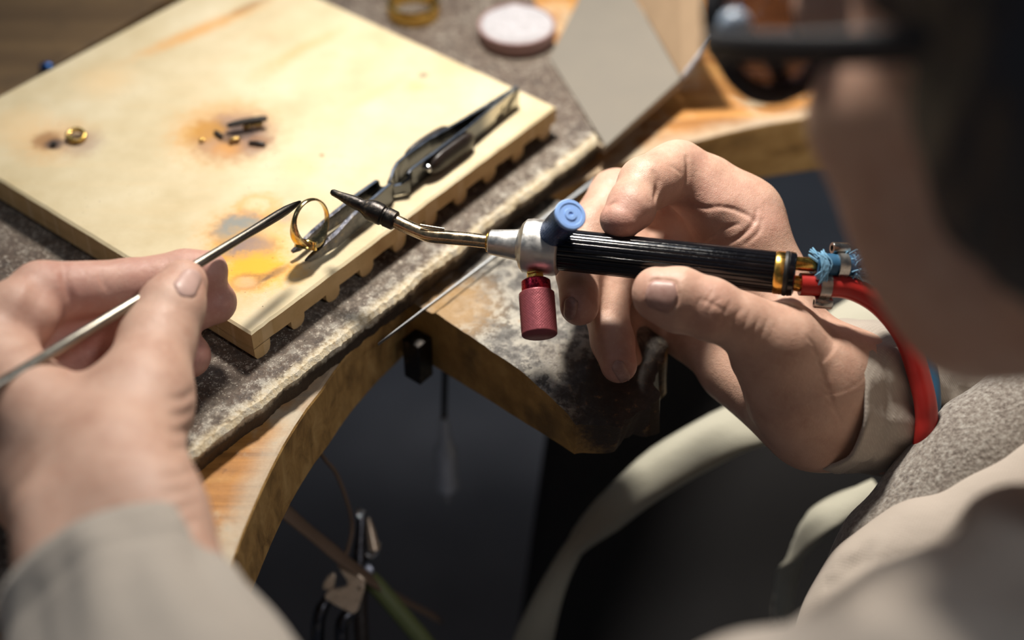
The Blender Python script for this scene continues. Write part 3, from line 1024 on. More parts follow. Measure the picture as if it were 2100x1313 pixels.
# ---- slab lying on the worktop
slab = thing('bench_slab', Pz(700, 400, -.014), 'grimy speckled grey-brown slab with a chipped pale front edge under the soldering board', 'slab')
sp = [Pz(-260, 1443.5, 0), SLAB_B]
N = 560
edge = []
for i in range(N + 1):
    s = i / N
    p = sp[0] * (1 - s) + sp[1] * s
    p = p + SLAB_OUT * (vnoise(p * 48, 1) * .0016 + vnoise(p * 170, 2) * .0013 + vnoise(p * 430, 3) * .0007)
    edge.append(p)
rest = [Pz(1205, 228, 0), Pz(1165, 130, 0), Pz(1128, 60, 0), Pz(1090, -20, 0), Pz(1000, -250, 0), Pz(760, -215, 0), Pz(-400, 420, 0), Pz(-700, 900, 0)]
ring_ = edge + rest
n = len(ring_)
V = []; F = []
cen = sum(ring_) / n
for row, (inn, z) in enumerate(((.0050, 0), (.0022, -.0005), (.0004, -.0024), (.0002, -.0060), (.0014, -.0095), (.0024, -.0138))):
    for i, p in enumerate(ring_):
        d = -SLAB_OUT if i <= N else unit((cen - p) * A(1, 1, 0))
        j = (vnoise(p * 190 + row * .6, 5) * .0010 + vnoise(p * 900 + row * 1.1, 6) * .0007) if 0 < row < 6 else 0
        V.append(p + d * (inn + j) + A(0, 0, z + (j * .5 if 0 < row < 5 else 0)))
for row in range(5):
    for i in range(n):
        k = (i + 1) % n
        F.append([row * n + k, row * n + i, (row + 1) * n + i, (row + 1) * n + k])
F.append(list(range(n))); F.append([5 * n + i for i in range(n)][::-1])
M['slab'] = mat_slab(slab)
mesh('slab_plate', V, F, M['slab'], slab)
# filings and crumbs lying on it
mb = MB()
for i in range(3200):
    a = nrg.uniform(); b = abs(nrg.normal()) * .022
    p = SLAB_A + (SLAB_B - SLAB_A) * (a * 1.05 - .04) - SLAB_OUT * (b + .001)
    if nrg.uniform() < .25: p = Pz(nrg.uniform(640, 1120), nrg.uniform(0, 300), 0)
    s = .00009 + .00022 * nrg.uniform() ** 4
    q = nrg.normal(size=(4, 3)) * s; q[:, 2] = np.abs(q[:, 2]) * .8
    mb.add(p * A(1, 1, 0) + A(0, 0, Z0) + q, [[0, 1, 2], [0, 2, 3], [0, 3, 1], [1, 3, 2]])
tag(mb.build('filings', M['dust'], label='pale metal filings and dust strewn over the grimy slab', cat='dust', kind='stuff'))

# plank at the back left, behind the soldering board
V, F = prism([Pz(-330, 395, -.002), Pz(690, -205, -.002), Pz(600, -480, -.002), Pz(-700, 150, -.002)], (0, 0, -.0118))
bevel(mesh('wooden_plank', V, F, M['back_wood'], label='dull brown plank lying behind the soldering board', cat='plank'), .001)
V, F = ball(Pz(96, 137, .001), (.0042, .003, .0026), 12, 8)
mesh('glass_bead', V, F, M['blue_knob'], smooth=True, label='tiny blue blob on the brown plank behind the board', cat='bead')

# ---- soldering board
BN, BR, BL, BF = Pz(515, 685, .016), Pz(1141, 218, .016), Pz(-153, 276, .016), Pz(506, -73, .016)
board = thing('soldering_board', (BN + BR + BL + BF) / 4 * A(1, 1, 0) + A(0, 0, Z0), 'square pale yellow soldering board with scorch marks lying on the grimy slab', 'board')
M['board_top'] = mat_board_top(board)
def rough_edge(a, b, n, amp, seed):
    o = []
    for i in range(n):
        s = i / n; p = a * (1 - s) + b * s
        inn = unit(((BN + BR + BL + BF) / 4 - p) * A(1, 1, 0))
        o.append(p + inn * max(0, vnoise(p * 160, seed) + vnoise(p * 420, seed + 1) * .6) * amp)
    return o
out = rough_edge(BN, BR, 60, .0010, 11) + rough_edge(BR, BF, 40, .0007, 13) + rough_edge(BF, BL, 20, .0005, 15) + rough_edge(BL, BN, 60, .0007, 17)
n = len(out); V = []; F = []
for inn, z in ((.0014, 0), (0, -.0009), (0, -.0092)):
    for p in out:
        V.append(p + unit(((BN + BR + BL + BF) / 4 - p) * A(1, 1, 0)) * inn + A(0, 0, z))
for r in range(2):
    for i in range(n):
        k = (i + 1) % n
        F.append([r * n + k, r * n + i, (r + 1) * n + i, (r + 1) * n + k])
F.append(list(range(n))); F.append([2 * n + i for i in range(n)][::-1])
pl = mesh('plate', V, F, M['board_top'], board)
pl.data.materials.append(M['board_side'])
for p in pl.data.polygons:
    if p.normal.z < .3: p.material_index = 1
eR = unit(BR - BN); eL = unit(BL - BN)
LR, LL = np.linalg.norm(BR - BN), np.linalg.norm(BL - BN)
for i in range(10):
    c = BN + eR * (.0046 + .0217 * i) + A(0, 0, -.0090)
    w = .0046 if i == 0 else .0042
    h = .0068
    prof = [(-w, 0), (-w, -h * .62), (-w * .72, -h * .9), (-w * .25, -h), (w * .35, -h), (w * .8, -h * .82), (w, -h * .5), (w * 1.05, 0)]
    V = [];
    for L in (-.0002 if i == 0 else .0007, LL * .998):
        for a, b in prof: V.append(c + eL * L + eR * (a + vnoise(c * 300 + a * 900, 4) * .0008) + A(0, 0, b))
    m = len(prof)
    F = [[j, j + 1, m + j + 1, m + j] for j in range(m - 1)] + [list(range(m))[::-1], [m + j for j in range(m)]]
    fix_normals(mesh('rib', V, F, M['board_side'], board))

# ---- bench pin
pin = thing('bench_pin', Pz(1080, 700, -.045), 'blotched grey wooden bench pin jutting into the dark cut-out under the torch hand', 'bench pin')
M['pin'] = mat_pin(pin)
pa, pt = Pz(893, 640, -.012), Pz(1196, 884, -.024)
pb, pt2 = pa + SLAB_DIR * .100, Pz(1400, 772, -.026)
pa0, pb0 = pa - SLAB_OUT * .026, pb - SLAB_OUT * .026
nu, nv = 44, 36
V = []; F = []
lay = 0
def pin_pt(u, v):
    if u < .18:
        a = pa0 + (pa - pa0) * (u / .18); b = pb0 + (pb - pb0) * (u / .18); zt = -.0142
    else:
        s = (u - .18) / .82
        a = pa * (1 - s) + pt * s; b = pb * (1 - s) + pt2 * s
        zt = -.0125 - .0005 * s
        if s > .55: zt -= .0095 * ((s - .55) / .45) ** 1.3
    p = a * (1 - v) + b * v
    if u > .9: p = p + SLAB_OUT * ((vnoise(A(v * 5, 2 + lay * .4, 3), 8) * .016 + vnoise(A(v * 22, 2 + lay * 2.5, 3), 9) * .0035) + .002 - .030 * max(0, v - .5) ** 2) * (u - .9) / .1
    return p, zt
for lay in (0, 1):
    for i in range(nu):
        for j in range(nv):
            u, v = i / (nu - 1), j / (nv - 1)
            p, zt = pin_pt(u, v)
            s = max(0, (u - .18) / .82)
            nz = vnoise(p * 90, 21) * .0012 + vnoise(p * 330, 22) * .0007
            if s > .55: nz *= 1 + 3 * (s - .55)
            zb = -.0475 + .006 * s
            z = (zt + (nz if u > .18 else 0)) if lay == 0 else zb + vnoise(p * 120, 23) * .002 * s
            V.append(A(p[0], p[1], Z0 + z))
n = nu * nv
for i in range(nu - 1):
    for j in range(nv - 1):
        q = [i * nv + j, (i + 1) * nv + j, (i + 1) * nv + j + 1, i * nv + j + 1]
        F.append(q); F.append([a + n for a in q[::-1]])
rim = [j for j in range(nv)] + [i * nv + nv - 1 for i in range(1, nu)] + [(nu - 1) * nv + j for j in range(nv - 2, -1, -1)] + [i * nv for i in range(nu - 2, 0, -1)]
for a, b in zip(rim, rim[1:] + rim[:1]): F.append([a, b, b + n, a + n])
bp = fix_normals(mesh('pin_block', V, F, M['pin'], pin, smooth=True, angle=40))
a = pa - SLAB_OUT * .012 - SLAB_DIR * .0105
V, F = prism([a + A(0, 0, -.0160), a + SLAB_OUT * .010 + A(0, 0, -.0160), a + SLAB_OUT * .010 + SLAB_DIR * .0095 + A(0, 0, -.0160), a + SLAB_DIR * .0095 + A(0, 0, -.0160)], (0, 0, -.024))
bevel(mesh('shade_block', V, F, M['burnt_steel'], pin), .0008)  # dark block put in for the shade left of the pin
# thin steel strip between slab and pin
a, b = Pz(775, 704, -.0075), Pz(1222, 366, -.0075)
o = SLAB_OUT
V, F = prism([a - o * .0002, b - o * .0008, b + o * .0012, a + o * .0002][::-1], (0, 0, -.0016))
fix_normals(bevel(mesh('steel_strip', V, F, M['strip_steel'], label='thin tapering steel strip lying between the slab edge and the bench pin', cat='strip'), .0002))

# ---- hand things on the board and the slab
ZB = .0162


def ribbon(pts, thick):
    """pts: (px, py, zlo, zhi, thick) seen at the top edge; a strip standing on its edge"""
    C = []; 
    for px, py, zl, zh, th in pts:
        p = Pz(px, py, ZB + zh)
        C.append((p[:2], zl, zh, th))
    P = np.array([c[0] for c in C])
    T = np.gradient(P, axis=0); T /= np.linalg.norm(T, axis=1)[:, None] + 1e-12
    Nn = np.stack([T[:, 1], -T[:, 0]], 1)
    V = []; F = []
    for (p, zl, zh, th), nn in zip(C, Nn):
        for s, z in ((-1, zh), (1, zh), (1, zl), (-1, zl)):
            V.append(A(*(p + nn * s * th / 2), Z0 + ZB + z))
    m = len(C)
    for i in range(m - 1):
        for k in range(4):
            l = (k + 1) % 4
            F.append([i * 4 + k, i * 4 + l, (i + 1) * 4 + l, (i + 1) * 4 + k])
    F.append([0, 1, 2, 3][::-1]); F.append([(m - 1) * 4 + k for k in range(4)])
    return V, F


tw = thing('crosslock_tweezers', Pz(830, 380, ZB), 'dark steel cross-locking tweezers lying along the edge of the board and gripping the ring', 'tweezers')
h = .0108
M['tweezers'] = mat_tweezers(tw)
arm1 = [(1062, 178, 0, h, .0016), (1015, 215, 0, h, .0016), (962, 259, .0, h, .0016), (900, 305, 0, h, .0016), (848, 343, 0, h, .0016), (842, 348, 0, h, .0016), (838, 355, .0, h * .95, .0016), (838, 366, .0005, h * .8, .0016),
        (822, 377, .001, h * .62, .0016), (801, 382, .001, h * .60, .0016), (790, 384, .001, h * .62, .0016), (780, 384, .0008, h * .66, .0017), (776, 372, .0008, h * .9, .0017), (772, 370, .0008, h, .0017), (724, 404, .001, h, .0018), (674, 444, .0015, h * .85, .0016), (640, 474, .002, h * .66, .0019), (612, 502, .0028, h * .55, .0018), (598, 515, .0036, h * .42, .0016)]
arm2 = [(1061, 176, 0, h, .0016), (1008, 208, 0, h, .0016), (940, 250, 0, h, .0016), (880, 284, 0, h, .0016), (832, 318, 0, h, .0016), (815, 333, 0, h, .0016), (806, 348, 0, h * .95, .0016), (802, 362, .0012, h * .9, .0016),
        (797, 374, .003, h * .8, .0016), (800, 377, .003, h * .82, .0017), (803, 374, .0012, h * .98, .0017), (800, 376, .001, h, .0017), (756, 414, .001, h, .0018), (722, 441, .0012, h * .95, .0019), (686, 480, .0018, h * .8, .0022), (652, 510, .0024, h * .62, .0022), (634, 526, .0030, h * .5, .0017), (625, 534, .0036, h * .38, .0008)]
for a_ in (arm1, arm2):
    V, F = ribbon(a_, 0)
    bevel(fix_normals(mesh('arm', V, F, M['tweezers'], tw)), .00022, 2, 40)
# pale inner face near the tail
def pad(pts, off, r):
    P = np.array([Pz(x, y, ZB + h) for x, y in pts]); P[:, 2] = Z0 + ZB + h * .5
    P = spline(P, 14)
    T = unit(P[-1] - P[0]); nn = A(T[1], -T[0], 0) * off
    rr = [r * math.sqrt(max(.12, 1 - abs(2 * i / 13 - 1) ** 5)) for i in range(14)]
    V, F = sweep(P + nn, rr, 18, ref=(0, 0, 1))
    c0 = P + nn
    V = np.array(V); 
    # flatten sideways: thin half-round grips, as tall as the strip
    for i in range(14):
        for k in range(18):
            q = V[i * 18 + k] - c0[i]; s = q @ unit(nn)
            V[i * 18 + k] = c0[i] + q - unit(nn) * s * .55
    return V, F
V, F = pad([(958, 262), (920, 291), (882, 320)], -.0030, .0056)
T_ = unit(Pz(958, 262, ZB) - Pz(882, 320, ZB)); SD = A(T_[1], -T_[0], 0)
if (Pz(930, 330, ZB) - Pz(920, 291, ZB)) @ SD < 0: SD = -SD
def pad2(pts, d, r):
    V, F = pad(pts, 1e-9, r)
    return np.array(V) + d, F
V, F = pad2([(962, 260), (920, 290), (872, 326)], SD * .0026, .0056)
mesh('grip', V, F, M['fibre'], tw, smooth=True)
V, F = pad2([(932, 254), (885, 281), (836, 316)], -SD * .0026, .0056)
mesh('grip', V, F, M['fibre'], tw, smooth=True)
for x, y in ((878, 345), (953, 290)):
    q = Pz(x, y, ZB + h * .55)
    V, F = lathe(q - SD * .004, SD, [(0, .0020), (.0045, .0020), (.0056, .0015), (.006, .0006)], 14)
    mesh('rivet', V, F, M['bright_steel'], tw, smooth=True, angle=40)
# dark marks near the tail of the pale strip
t0_, t1_ = Pz(1062, 178, ZB + h), Pz(1015, 215, ZB + h)
td = unit((t1_ - t0_) * A(1, 1, 0)); nd = A(td[1], -td[0], 0)
if nd @ SD < 0: nd = -nd
mk = MB()
for pts in ([(.6, 10.4), (1.6, 10.6), (6, 8.6), (10, 6.0), (12, 3.6), (10.5, 2.2), (6.5, 4.0), (3, 7.4), (.8, 8.6)], [(12.4, 6.6), (14, 7.0), (15, 4.6), (18.5, 4.2), (20, 1.2), (17, .6), (13.5, 1.6)]):
    V, F = prism([t0_ * A(1, 1, 0) + td * s * .001 + nd * .00078 + A(0, 0, Z0 + ZB + z * .001) for s, z in pts], nd * .00012); mk.add(V, F)
fix_normals(mk.build('dark_mark', M['charcoal'], tw))

# ring held in the tweezers
RC = Pd(637, 455, .626)
view = unit(-ray(637, 455))
rn = unit(view * .64 + (RGT * .96 - UPV * .26) * .77)
rdown = unit((-UPV + RGT * -.05) - rn * np.dot((-UPV + RGT * -.05), rn))
rside = np.cross(rn, rdown)
ring_t = thing('signet_ring', RC + rdown * .0115, 'open gold signet ring standing upright in the jaws of the tweezers', 'ring')
V = []; F = []; n = 96; sec = [(-.5, 0), (-.5, .55), (-.34, .95), (0, 1.08), (.34, .95), (.5, .55), (.5, 0), (.3, -.08), (0, -.1), (-.3, -.08)]
for i in range(n):
    th = 2 * math.pi * i / n
    c = math.cos(th)                                # 1 at the head (down)
    w = .0024 + .0066 * max(0, (c + .2) / 1.2) ** 1.8
    t = .0009 + .0014 * max(0, (c - .2) / .8) ** 2
    d = rdown * math.cos(th) + rside * math.sin(th)
    for a, b in sec: V.append(RC + d * (.0094 + b * t) + rn * a * w)
m = len(sec)
for i in range(n):
    k = (i + 1) % n
    for j in range(m):
        l = (j + 1) % m
        F.append([i * m + j, i * m + l, k * m + l, k * m + j])
fix_normals(mesh('band', V, F, M['gold_pale'], ring_t, smooth=True, angle=45))
V, F = lathe(RC + rdown * .0080, rdown, [(0, .0034), (.0002, .0040), (.0030, .0050), (.0036, .0050), (.0036, .0043), (.0006, .0032), (.0004, .0034)], 36, rn, cap=False)
fix_normals(mesh('bezel', V, F, M['gold'], ring_t, smooth=True, angle=40))
V, F = lathe(RC + rdown * .0104, rdown, [(0, .0038), (.0008, .0040), (.0012, .003)], 30, rn)
fix_normals(mesh('seal_plate', V, F, M['gold_pale'], ring_t, smooth=True, angle=40))

# soldering pick in the near hand
pk = thing('soldering_pick', Pd(615, 415, .6125), 'long grey steel soldering pick with a leaf tip held in the near hand', 'pick')
P0, P1 = Pd(617, 413, .6125), Pd(-420, 1043, .455)
ax = unit(P1 - P0); Lp = np.linalg.norm(P1 - P0)
V, F = lathe(P0, ax, [(0, .0003), (.0008, .0007), (.004, .0013), (.009, .0019), (.014, .00205), (.021, .0020), (.032, .0018), (.05, .0019), (.10, .00205), (Lp, .0021)], 20)
mesh('shaft', V, F, mat_pick(pk), pk, smooth=True)
# scraps on the board
def ring_mesh(c, axis, R, r, n=32, m=10, sq=1.0):
    a, u, w = frame(axis); V = []; F = []
    for i in range(n):
        th = 2 * math.pi * i / n; d = u * math.cos(th) + w * math.sin(th)
        for j in range(m):
            ph = 2 * math.pi * j / m
            V.append(np.asarray(c) + d * (R + r * math.cos(ph)) + a * r * sq * math.sin(ph))
    for i in range(n):
        for j in range(m):
            k, l = (i + 1) % n, (j + 1) % m
            F.append([i * m + j, k * m + j, k * m + l, i * m + l])
    return V, F
s_ = thing('small_setting', Pz(156, 280, ZB), 'tiny oval gold setting lying on the far left of the board', 'setting')
V, F = ring_mesh(Pz(156, 279, ZB + .0016), unit(A(.1, -.25, 1)), .0040, .0011, 30, 8, 1.3); mesh('rim', V, F, M['scrap_gold'], s_, smooth=True)
V, F = ring_mesh(Pz(158, 276, ZB + .0030), unit(A(.1, -.25, 1)), .0036, .0006, 30, 8); mesh('collar', V, F, M['gold'], s_, smooth=True)
def rough_bar(p, q, r, seed):
    P = spline([p, (p + q) / 2 + A(0, 0, r * .3), q], 9)
    return sweep(P, [r * (.75 + .5 * abs(vnoise(A(i * .9, seed, 1), seed))) * (.6 if i in (0, 8) else 1) for i in range(9)], 9, ref=(0, 0, 1), sq=.8)
for nm, p, q, r, mt, lab in (
        ('charcoal_stick', Pz(466, 258, ZB + .0035), Pz(548, 243, ZB + .0045), .0021, 'charcoal', 'black charred stick resting across the burnt scraps on the board'),
        ('gold_scrap', Pz(498, 262, ZB + .0013), Pz(540, 255, ZB + .0015), .0017, 'scrap_gold', 'scorched gold strip under the charred stick'),
        ('gold_scrap', Pz(470, 290, ZB + .0012), Pz(492, 284, ZB + .0014), .0016, 'scrap_gold', 'scorched gold nugget in the middle of the large burn mark'),
        ('gold_scrap', Pz(408, 289, ZB + .0008), Pz(420, 287, ZB + .0009), .0010, 'gold', 'tiny bright gold bead left in the orange burn mark'),
        ('charcoal_crumb', Pz(440, 270, ZB + .0010), Pz(456, 280, ZB + .0012), .0013, 'charcoal', 'black crumb left of the scorched gold nugget'),
        ('charcoal_crumb', Pz(104, 297, ZB + .0010), Pz(116, 294, ZB + .0011), .0014, 'charcoal', 'black crumb beside the tiny oval setting'),
        ('gold_scrap', Pz(510, 292, ZB + .0009), Pz(545, 296, ZB + .0010), .0012, 'fibre', 'thin scorched sliver at the lower right of the large burn mark')):
    V, F = rough_bar(p, q, r, len(nm) + int(r * 1e5))
    mesh(nm, V, F, M[mt], smooth=True, label=lab, cat='scrap')

# far gold ring, borax tin, folded card
gr = Pz(848, 16, .004)
V = []; F = []
V, F = lathe(gr - A(0, 0, .004), A(0, 0, 1), [(0, .0122), (0, .0142), (.0012, .0147), (.0068, .0147), (.008, .0142), (.008, .0122), (.0062, .0118), (.0018, .0118), (0, .0122)], 56, cap=False)
fix_normals(mesh('gold_band', V, F, M['gold'], smooth=True, angle=40, label='wide plain gold band lying on the slab at the top edge', cat='ring'))
tin = thing('borax_tin', Pz(1060, 76, .0), 'low round dish of white powder standing on the slab beside the folded card', 'dish')
c = Pz(1060, 76, 0)
V, F = lathe(c, A(0, 0, 1), [(0, .0198), (.0012, .0208), (.0072, .0212), (.0084, .0208), (.0084, .0196), (.0056, .0192)], 64)
mesh('bowl', V, F, M['pink_tin'], tin, smooth=True, angle=40)
V = [c + A(0, 0, .0094)]; F = []
for k in range(1, 9):
    for i in range(48):
        th = 2 * math.pi * i / 48; r = .0194 * k / 8
        p = c + A(math.cos(th) * r, math.sin(th) * r, .0092)
        p[2] += vnoise(p * 240, 31) * .0022 * (1 if k < 8 else .3) - (.0012 if k == 8 else 0)
        V.append(p)
for i in range(48): F.append([0, 1 + i, 1 + (i + 1) % 48])
for k in range(7):
    for i in range(48):
        j = (i + 1) % 48
        F.append([1 + k * 48 + i, 1 + (k + 1) * 48 + i, 1 + (k + 1) * 48 + j, 1 + k * 48 + j])
tag(mesh('powder', V, F, M['white_powder'], tin, smooth=True), kind='stuff')
cd = thing('folded_card', Pz(1260, 200, .0), 'folded grey card propped open at the far corner of the slab', 'card')
q = [Pz(1243, 300, .0008), Pz(1398, 160, .003), Pz(1283, -40, .004), Pz(1210, -50, .003), Pz(1126, 118, .0012)]
V, F = prism(q, (0, 0, -.0016)); bevel(fix_normals(mesh('flat_leaf', V, F, M['card'], cd)), .0004)
u0, u1 = Pz(1398, 160, .0032), Pz(1283, -40, .0042)
D0 = float((u0 - CAM_POS) @ FWD)
w0, w1 = Pd(1474, 64, D0 - .012), Pd(1392, -110, D0 + .03)
q = [u0, w0, w1, u1]
V, F = prism(q, unit(np.cross(u1 - u0, w0 - u0)) * .0012); bevel(fix_normals(mesh('raised_leaf', V, F, M['card_tan'], cd)), .0004)
V, F = sweep(spline([u0 - A(0, 0, .001), (u0 + w0) / 2 + A(0, 0, .0004), w0], 8), [.0014, .0016, .0015, .0014, .0013, .0012, .0011, .0010], 8); mesh('edge_glint', V, F, M['white_powder'], cd, smooth=True)  # white strip put in for the light caught on the leaf's edge
a_, b_ = Pz(1240, 303, -.0012), Pz(1400, 163, .0)
V, F = prism([a_, b_, b_ + A(-.003, .003, 0), a_ + A(-.003, .003, 0)], (0, 0, -.0042)); bevel(fix_normals(mesh('spine', V, F, M['card_edge'], cd)), .0004)


# ------------------------------------------------------------------ torch
TA, TB = Pd(1000, 496, .6085), Pd(1612, 561, .5860)
tx = unit(TB - TA)
torch = thing('soldering_torch', Pd(1370, 540, .595), 'black fluted soldering torch with blue and red knobs held in the far hand', 'torch')
def on_axis(px):
    """distance along the torch axis that shows at this column"""
    lo, hi = -.05, .25
    for _ in range(40):
        m = (lo + hi) / 2; v = TA + tx * m - CAM_POS
        x = CX + FPX * (v @ RGT) / (v @ FWD)
        if x < px: lo = m
        else: hi = m
    return lo
def LT(name, prof, mat, n=48, **k):
    f = k.pop('flute', None)
    V, F = lathe(TA, tx, [(on_axis(x) if x > 50 else x, r) for x, r in prof], n, flute=f)
    o = mesh(name, V, F, M[mat], torch, smooth=True, angle=k.pop('angle', 35), **k)
    return fix_normals(o)
R_H = .0087
def fl_(th):
    x = (th / (2 * math.pi) * 26) % 1.0
    return -.055 * abs(2 * x - 1) ** 7
LT('handle', [(1147, R_H * .96), (1150, R_H), (1300, R_H), (1450, R_H * .99), (1588, R_H * .97), (1592, R_H * .94)], 'black', 416, flute=fl_, angle=25)
LT('head', [(1003, .0046), (1006, .0052), (1040, .0060), (1063, .0066), (1066, .0072), (1070, .0095), (1078, .0112), (1090, .0116), (1138, .0113), (1146, .0108), (1149, .0098)], 'alu', 56)
LT('tube_ferrule', [(998, .0035), (1000, .0042), (1004, .0043), (1006, .0040)], 'brass', 32)
LT('ring_band', [(1588, R_H * .97), (1590, R_H * 1.0), (1606, R_H * 1.0), (1608, R_H * .97)], 'brass', 56)
LT('cap_gasket', [(1606, R_H * .97), (1608, R_H * 1.03), (1613, R_H * 1.05), (1617, R_H * 1.0)], 'rubber', 56)
LT('end_cap', [(1616, R_H * 1.0), (1618, R_H * 1.04), (1628, R_H * 1.0), (1631, R_H * .88)], 'black', 56)
# valve knobs
b0, b1 = Pd(1122, 492, .602), Pd(1170, 440, .5765)
ka = unit(b1 - b0); kl = np.linalg.norm(b1 - b0)
def knurl(n_, amp): return lambda th: amp * math.cos(n_ * th)
V, F = lathe(b0, ka, [(0, .0052), (kl * .28, .0056), (kl * .30, .0060), (kl - .0012, .0061), (kl - .0006, .0060)], 120, flute=knurl(40, .012))
bk = fix_normals(mesh('blue_knob', V, F, M['blue_knob'], torch, smooth=True, angle=35))
V, F = lathe(b1 - ka * .0014, ka, [(0, .0060), (.0003, .0064), (.0012, .0065), (.0018, .0061), (.0019, .0048), (.0016, .0046), (.0016, .0026), (.0020, .0024), (.0020, .0010), (.0016, .0008), (.0016, .0002)], 56)
fix_normals(mesh('cap_disc', V, F, M['blue_cap'], bk, smooth=True, angle=30, label='pale blue end disc'))
r0, r1 = Pd(1097, 552, .6035), Pd(1106, 680, .5945)
ka = unit(r1 - r0); kl = np.linalg.norm(r1 - r0)
V, F = lathe(r0 - ka * .003, ka, [(0, .0040), (.0056, .0040), (.0060, .0036), (.0072, .0036)], 6)
mesh('brass_nut', V, F, M['brass'], torch)
V, F = lathe(r0, ka, [(.0050, .0052), (.0056, .0060), (.0106, .0061), (.0112, .0058)], 48)
mesh('red_collar', V, F, M['red_band'], torch, smooth=True, angle=35, label='bright red collar')
V = []; F = []
nn_, nr = 160, 64
a, u, w = frame(ka)
for j in range(nr + 1):
    t = .0106 + (kl - .0106 + .0016) * j / nr
    for i in range(nn_):
        th = 2 * math.pi * i / nn_
        k_ = .010 * (math.cos(40 * th + j * math.pi * .5) + math.cos(40 * th - j * math.pi * .5)) * (1 if 4 < j < nr - 4 else 0)
        rr = .0073 * (1 + k_) * (.955 if j in (0, nr) else 1)
        V.append(r0 + a * t + (u * math.cos(th) + w * math.sin(th)) * rr)
for j in range(nr):
    for i in range(nn_):
        k = (i + 1) % nn_
        F.append([j * nn_ + i, j * nn_ + k, (j + 1) * nn_ + k, (j + 1) * nn_ + i])
F.append(list(range(nn_))[::-1]); F.append([nr * nn_ + i for i in range(nn_)])
fix_normals(mesh('red_knob', V, F, M['red_knob'], torch, smooth=True, angle=50))
# bent tube and nozzle
tp = spline([Pd(1006, 496.5, .6085), Pd(960, 491, .610), Pd(915, 487, .6115), Pd(880, 483, .613), Pd(850, 472, .6145), Pd(822, 459, .616), Pd(798, 447, .617)], 40)
V, F = sweep(tp, .0029, 24); mesh('tube', V, F, M['nickel'], torch, smooth=True, angle=50)
V, F = sweep(spline([Pd(862, 462, .611), Pd(885, 466, .6105), Pd(911, 470, .610)], 8), .00060, 10); mesh('pilot_pin', V, F, M['plain_pin'], torch, smooth=True, angle=50)
n0, n1 = Pd(812, 454, .6163), Pd(679, 393, .6215)
na = unit(n1 - n0); nl = np.linalg.norm(n1 - n0)
V, F = lathe(n0, na, [(0, .0034), (.0006, .0042), (.0046, .0043), (.0050, .0040), (.0058, .0040), (.0064, .0046), (.0105, .0048), (.0125, .0045), (.0150, .0033), (.0172, .0027), (.0178, .0029), (.021, .0027), (nl - .004, .0017), (nl - .0012, .00150), (nl - .0004, .0012), (nl, .0009)], 28)
fix_normals(mesh('nozzle', V, F, M['burnt_steel'], torch, smooth=True, angle=35))
# hose tails at the back of the handle
V, F = lathe(Pd(1626, 540, .5862), unit(Pd(1690, 545, .5868) - Pd(1626, 540, .5862)), [(0, .0028), (.0085, .0028), (.009, .0024), (.013, .0024)], 20)
mesh('blue_side_nipple', V, F, M['brass'], torch, smooth=True, angle=40)
V, F = lathe(Pd(1624, 580, .5872), unit(Pd(1650, 584, .5876) - Pd(1624, 580, .5872)), [(0, .0030), (.0012, .0032), (.0035, .0032), (.0052, .0026)], 20)
mesh('red_side_nipple', V, F, M['brass'], torch, smooth=True, angle=40)


def clamp(parent, c, axis, r, scr):
    a, u, w = frame(axis)
    V = []; F = []
    prof = [(-.0022, r), (-.0022, r + .0007), (.0022, r + .0007), (.0022, r)]
    V, F = lathe(c, a, prof + [prof[0]], 28, cap=False)
    o = fix_normals(mesh('hose_clamp', V, F, M['steel'], parent, smooth=True, angle=40))
    sd = unit(scr - a * np.dot(scr, a)); sc = c + sd * (r + .0022)
    ax2 = unit(np.cross(a, sd))
    V, F = lathe(sc - a * .0036, a, [(0, .0012), (0, .0022), (.0004, .0024), (.0068, .0024), (.0072, .0022), (.0072, .0012), (.003, .0010), (.0030, .0002)], 18, cap=False)
    mesh('screw_barrel', V, F, M['steel'], o, smooth=True, angle=40)
    return o


rp = [Pd(1640, 583, .5875), Pd(1690, 586, .588), Pd(1745, 592, .589), Pd(1805, 626, .591), Pd(1856, 690, .593), Pd(1886, 775, .594), Pd(1900, 850, .595), Pd(1893, 920, .600), Pd(1862, 1020, .625), Pd(1830, 1150, .68)]
rh = thing('red_gas_hose', rp[0], 'glossy red rubber gas hose curving down from the back of the torch', 'hose')
V, F = sweep(spline(rp, 90), .0046, 28); mesh('tubing', V, F, M['red_hose'], rh, smooth=True, angle=60)
clamp(rh, Pd(1690, 586, .588), rp[2] - rp[0], .0047, -UPV * 1 + RGT * -.1)
bp_ = [Pd(1672, 543, .5866), Pd(1720, 544, .588), Pd(1765, 548, .592), Pd(1820, 590, .602), Pd(1868, 660, .605), Pd(1899, 755, .606), Pd(1906, 850, .604), Pd(1884, 935, .612), Pd(1840, 1060, .655), Pd(1790, 1200, .68)]
bh = thing('blue_gas_hose', bp_[0], 'dark blue rubber gas hose running behind the red one', 'hose')
V, F = sweep(spline(bp_, 90), .0046, 28); mesh('tubing', V, F, M['blue_hose'], bh, smooth=True, angle=60)
clamp(bh, Pd(1722, 545, .5882), bp_[2] - bp_[0], .0047, UPV * 1 + RGT * -.1)
mb = MB()
for i in range(46):
    t = i / 46
    c = Pd(1690 + 8 * rnd.gauss(0, 1), 545, .5840)
    th = rnd.uniform(-.5, .5); s0 = rnd.uniform(-1, 1)
    p0 = Pd(1686 + rnd.gauss(0, 5), 520 + rnd.gauss(0, 4), .5830); p1 = Pd(1696 + rnd.gauss(0, 4), 545 + rnd.gauss(0, 3), .5822); p2 = Pd(1684 + rnd.gauss(0, 7), 574 + rnd.gauss(0, 7), .5832)
    if i % 4 == 0: p0 = Pd(1664 + rnd.gauss(0, 4), 516 + rnd.gauss(0, 5), .585)
    V, F = sweep(spline([p0, p1, p2], 7), .00032, 5); mb.add(V, F)
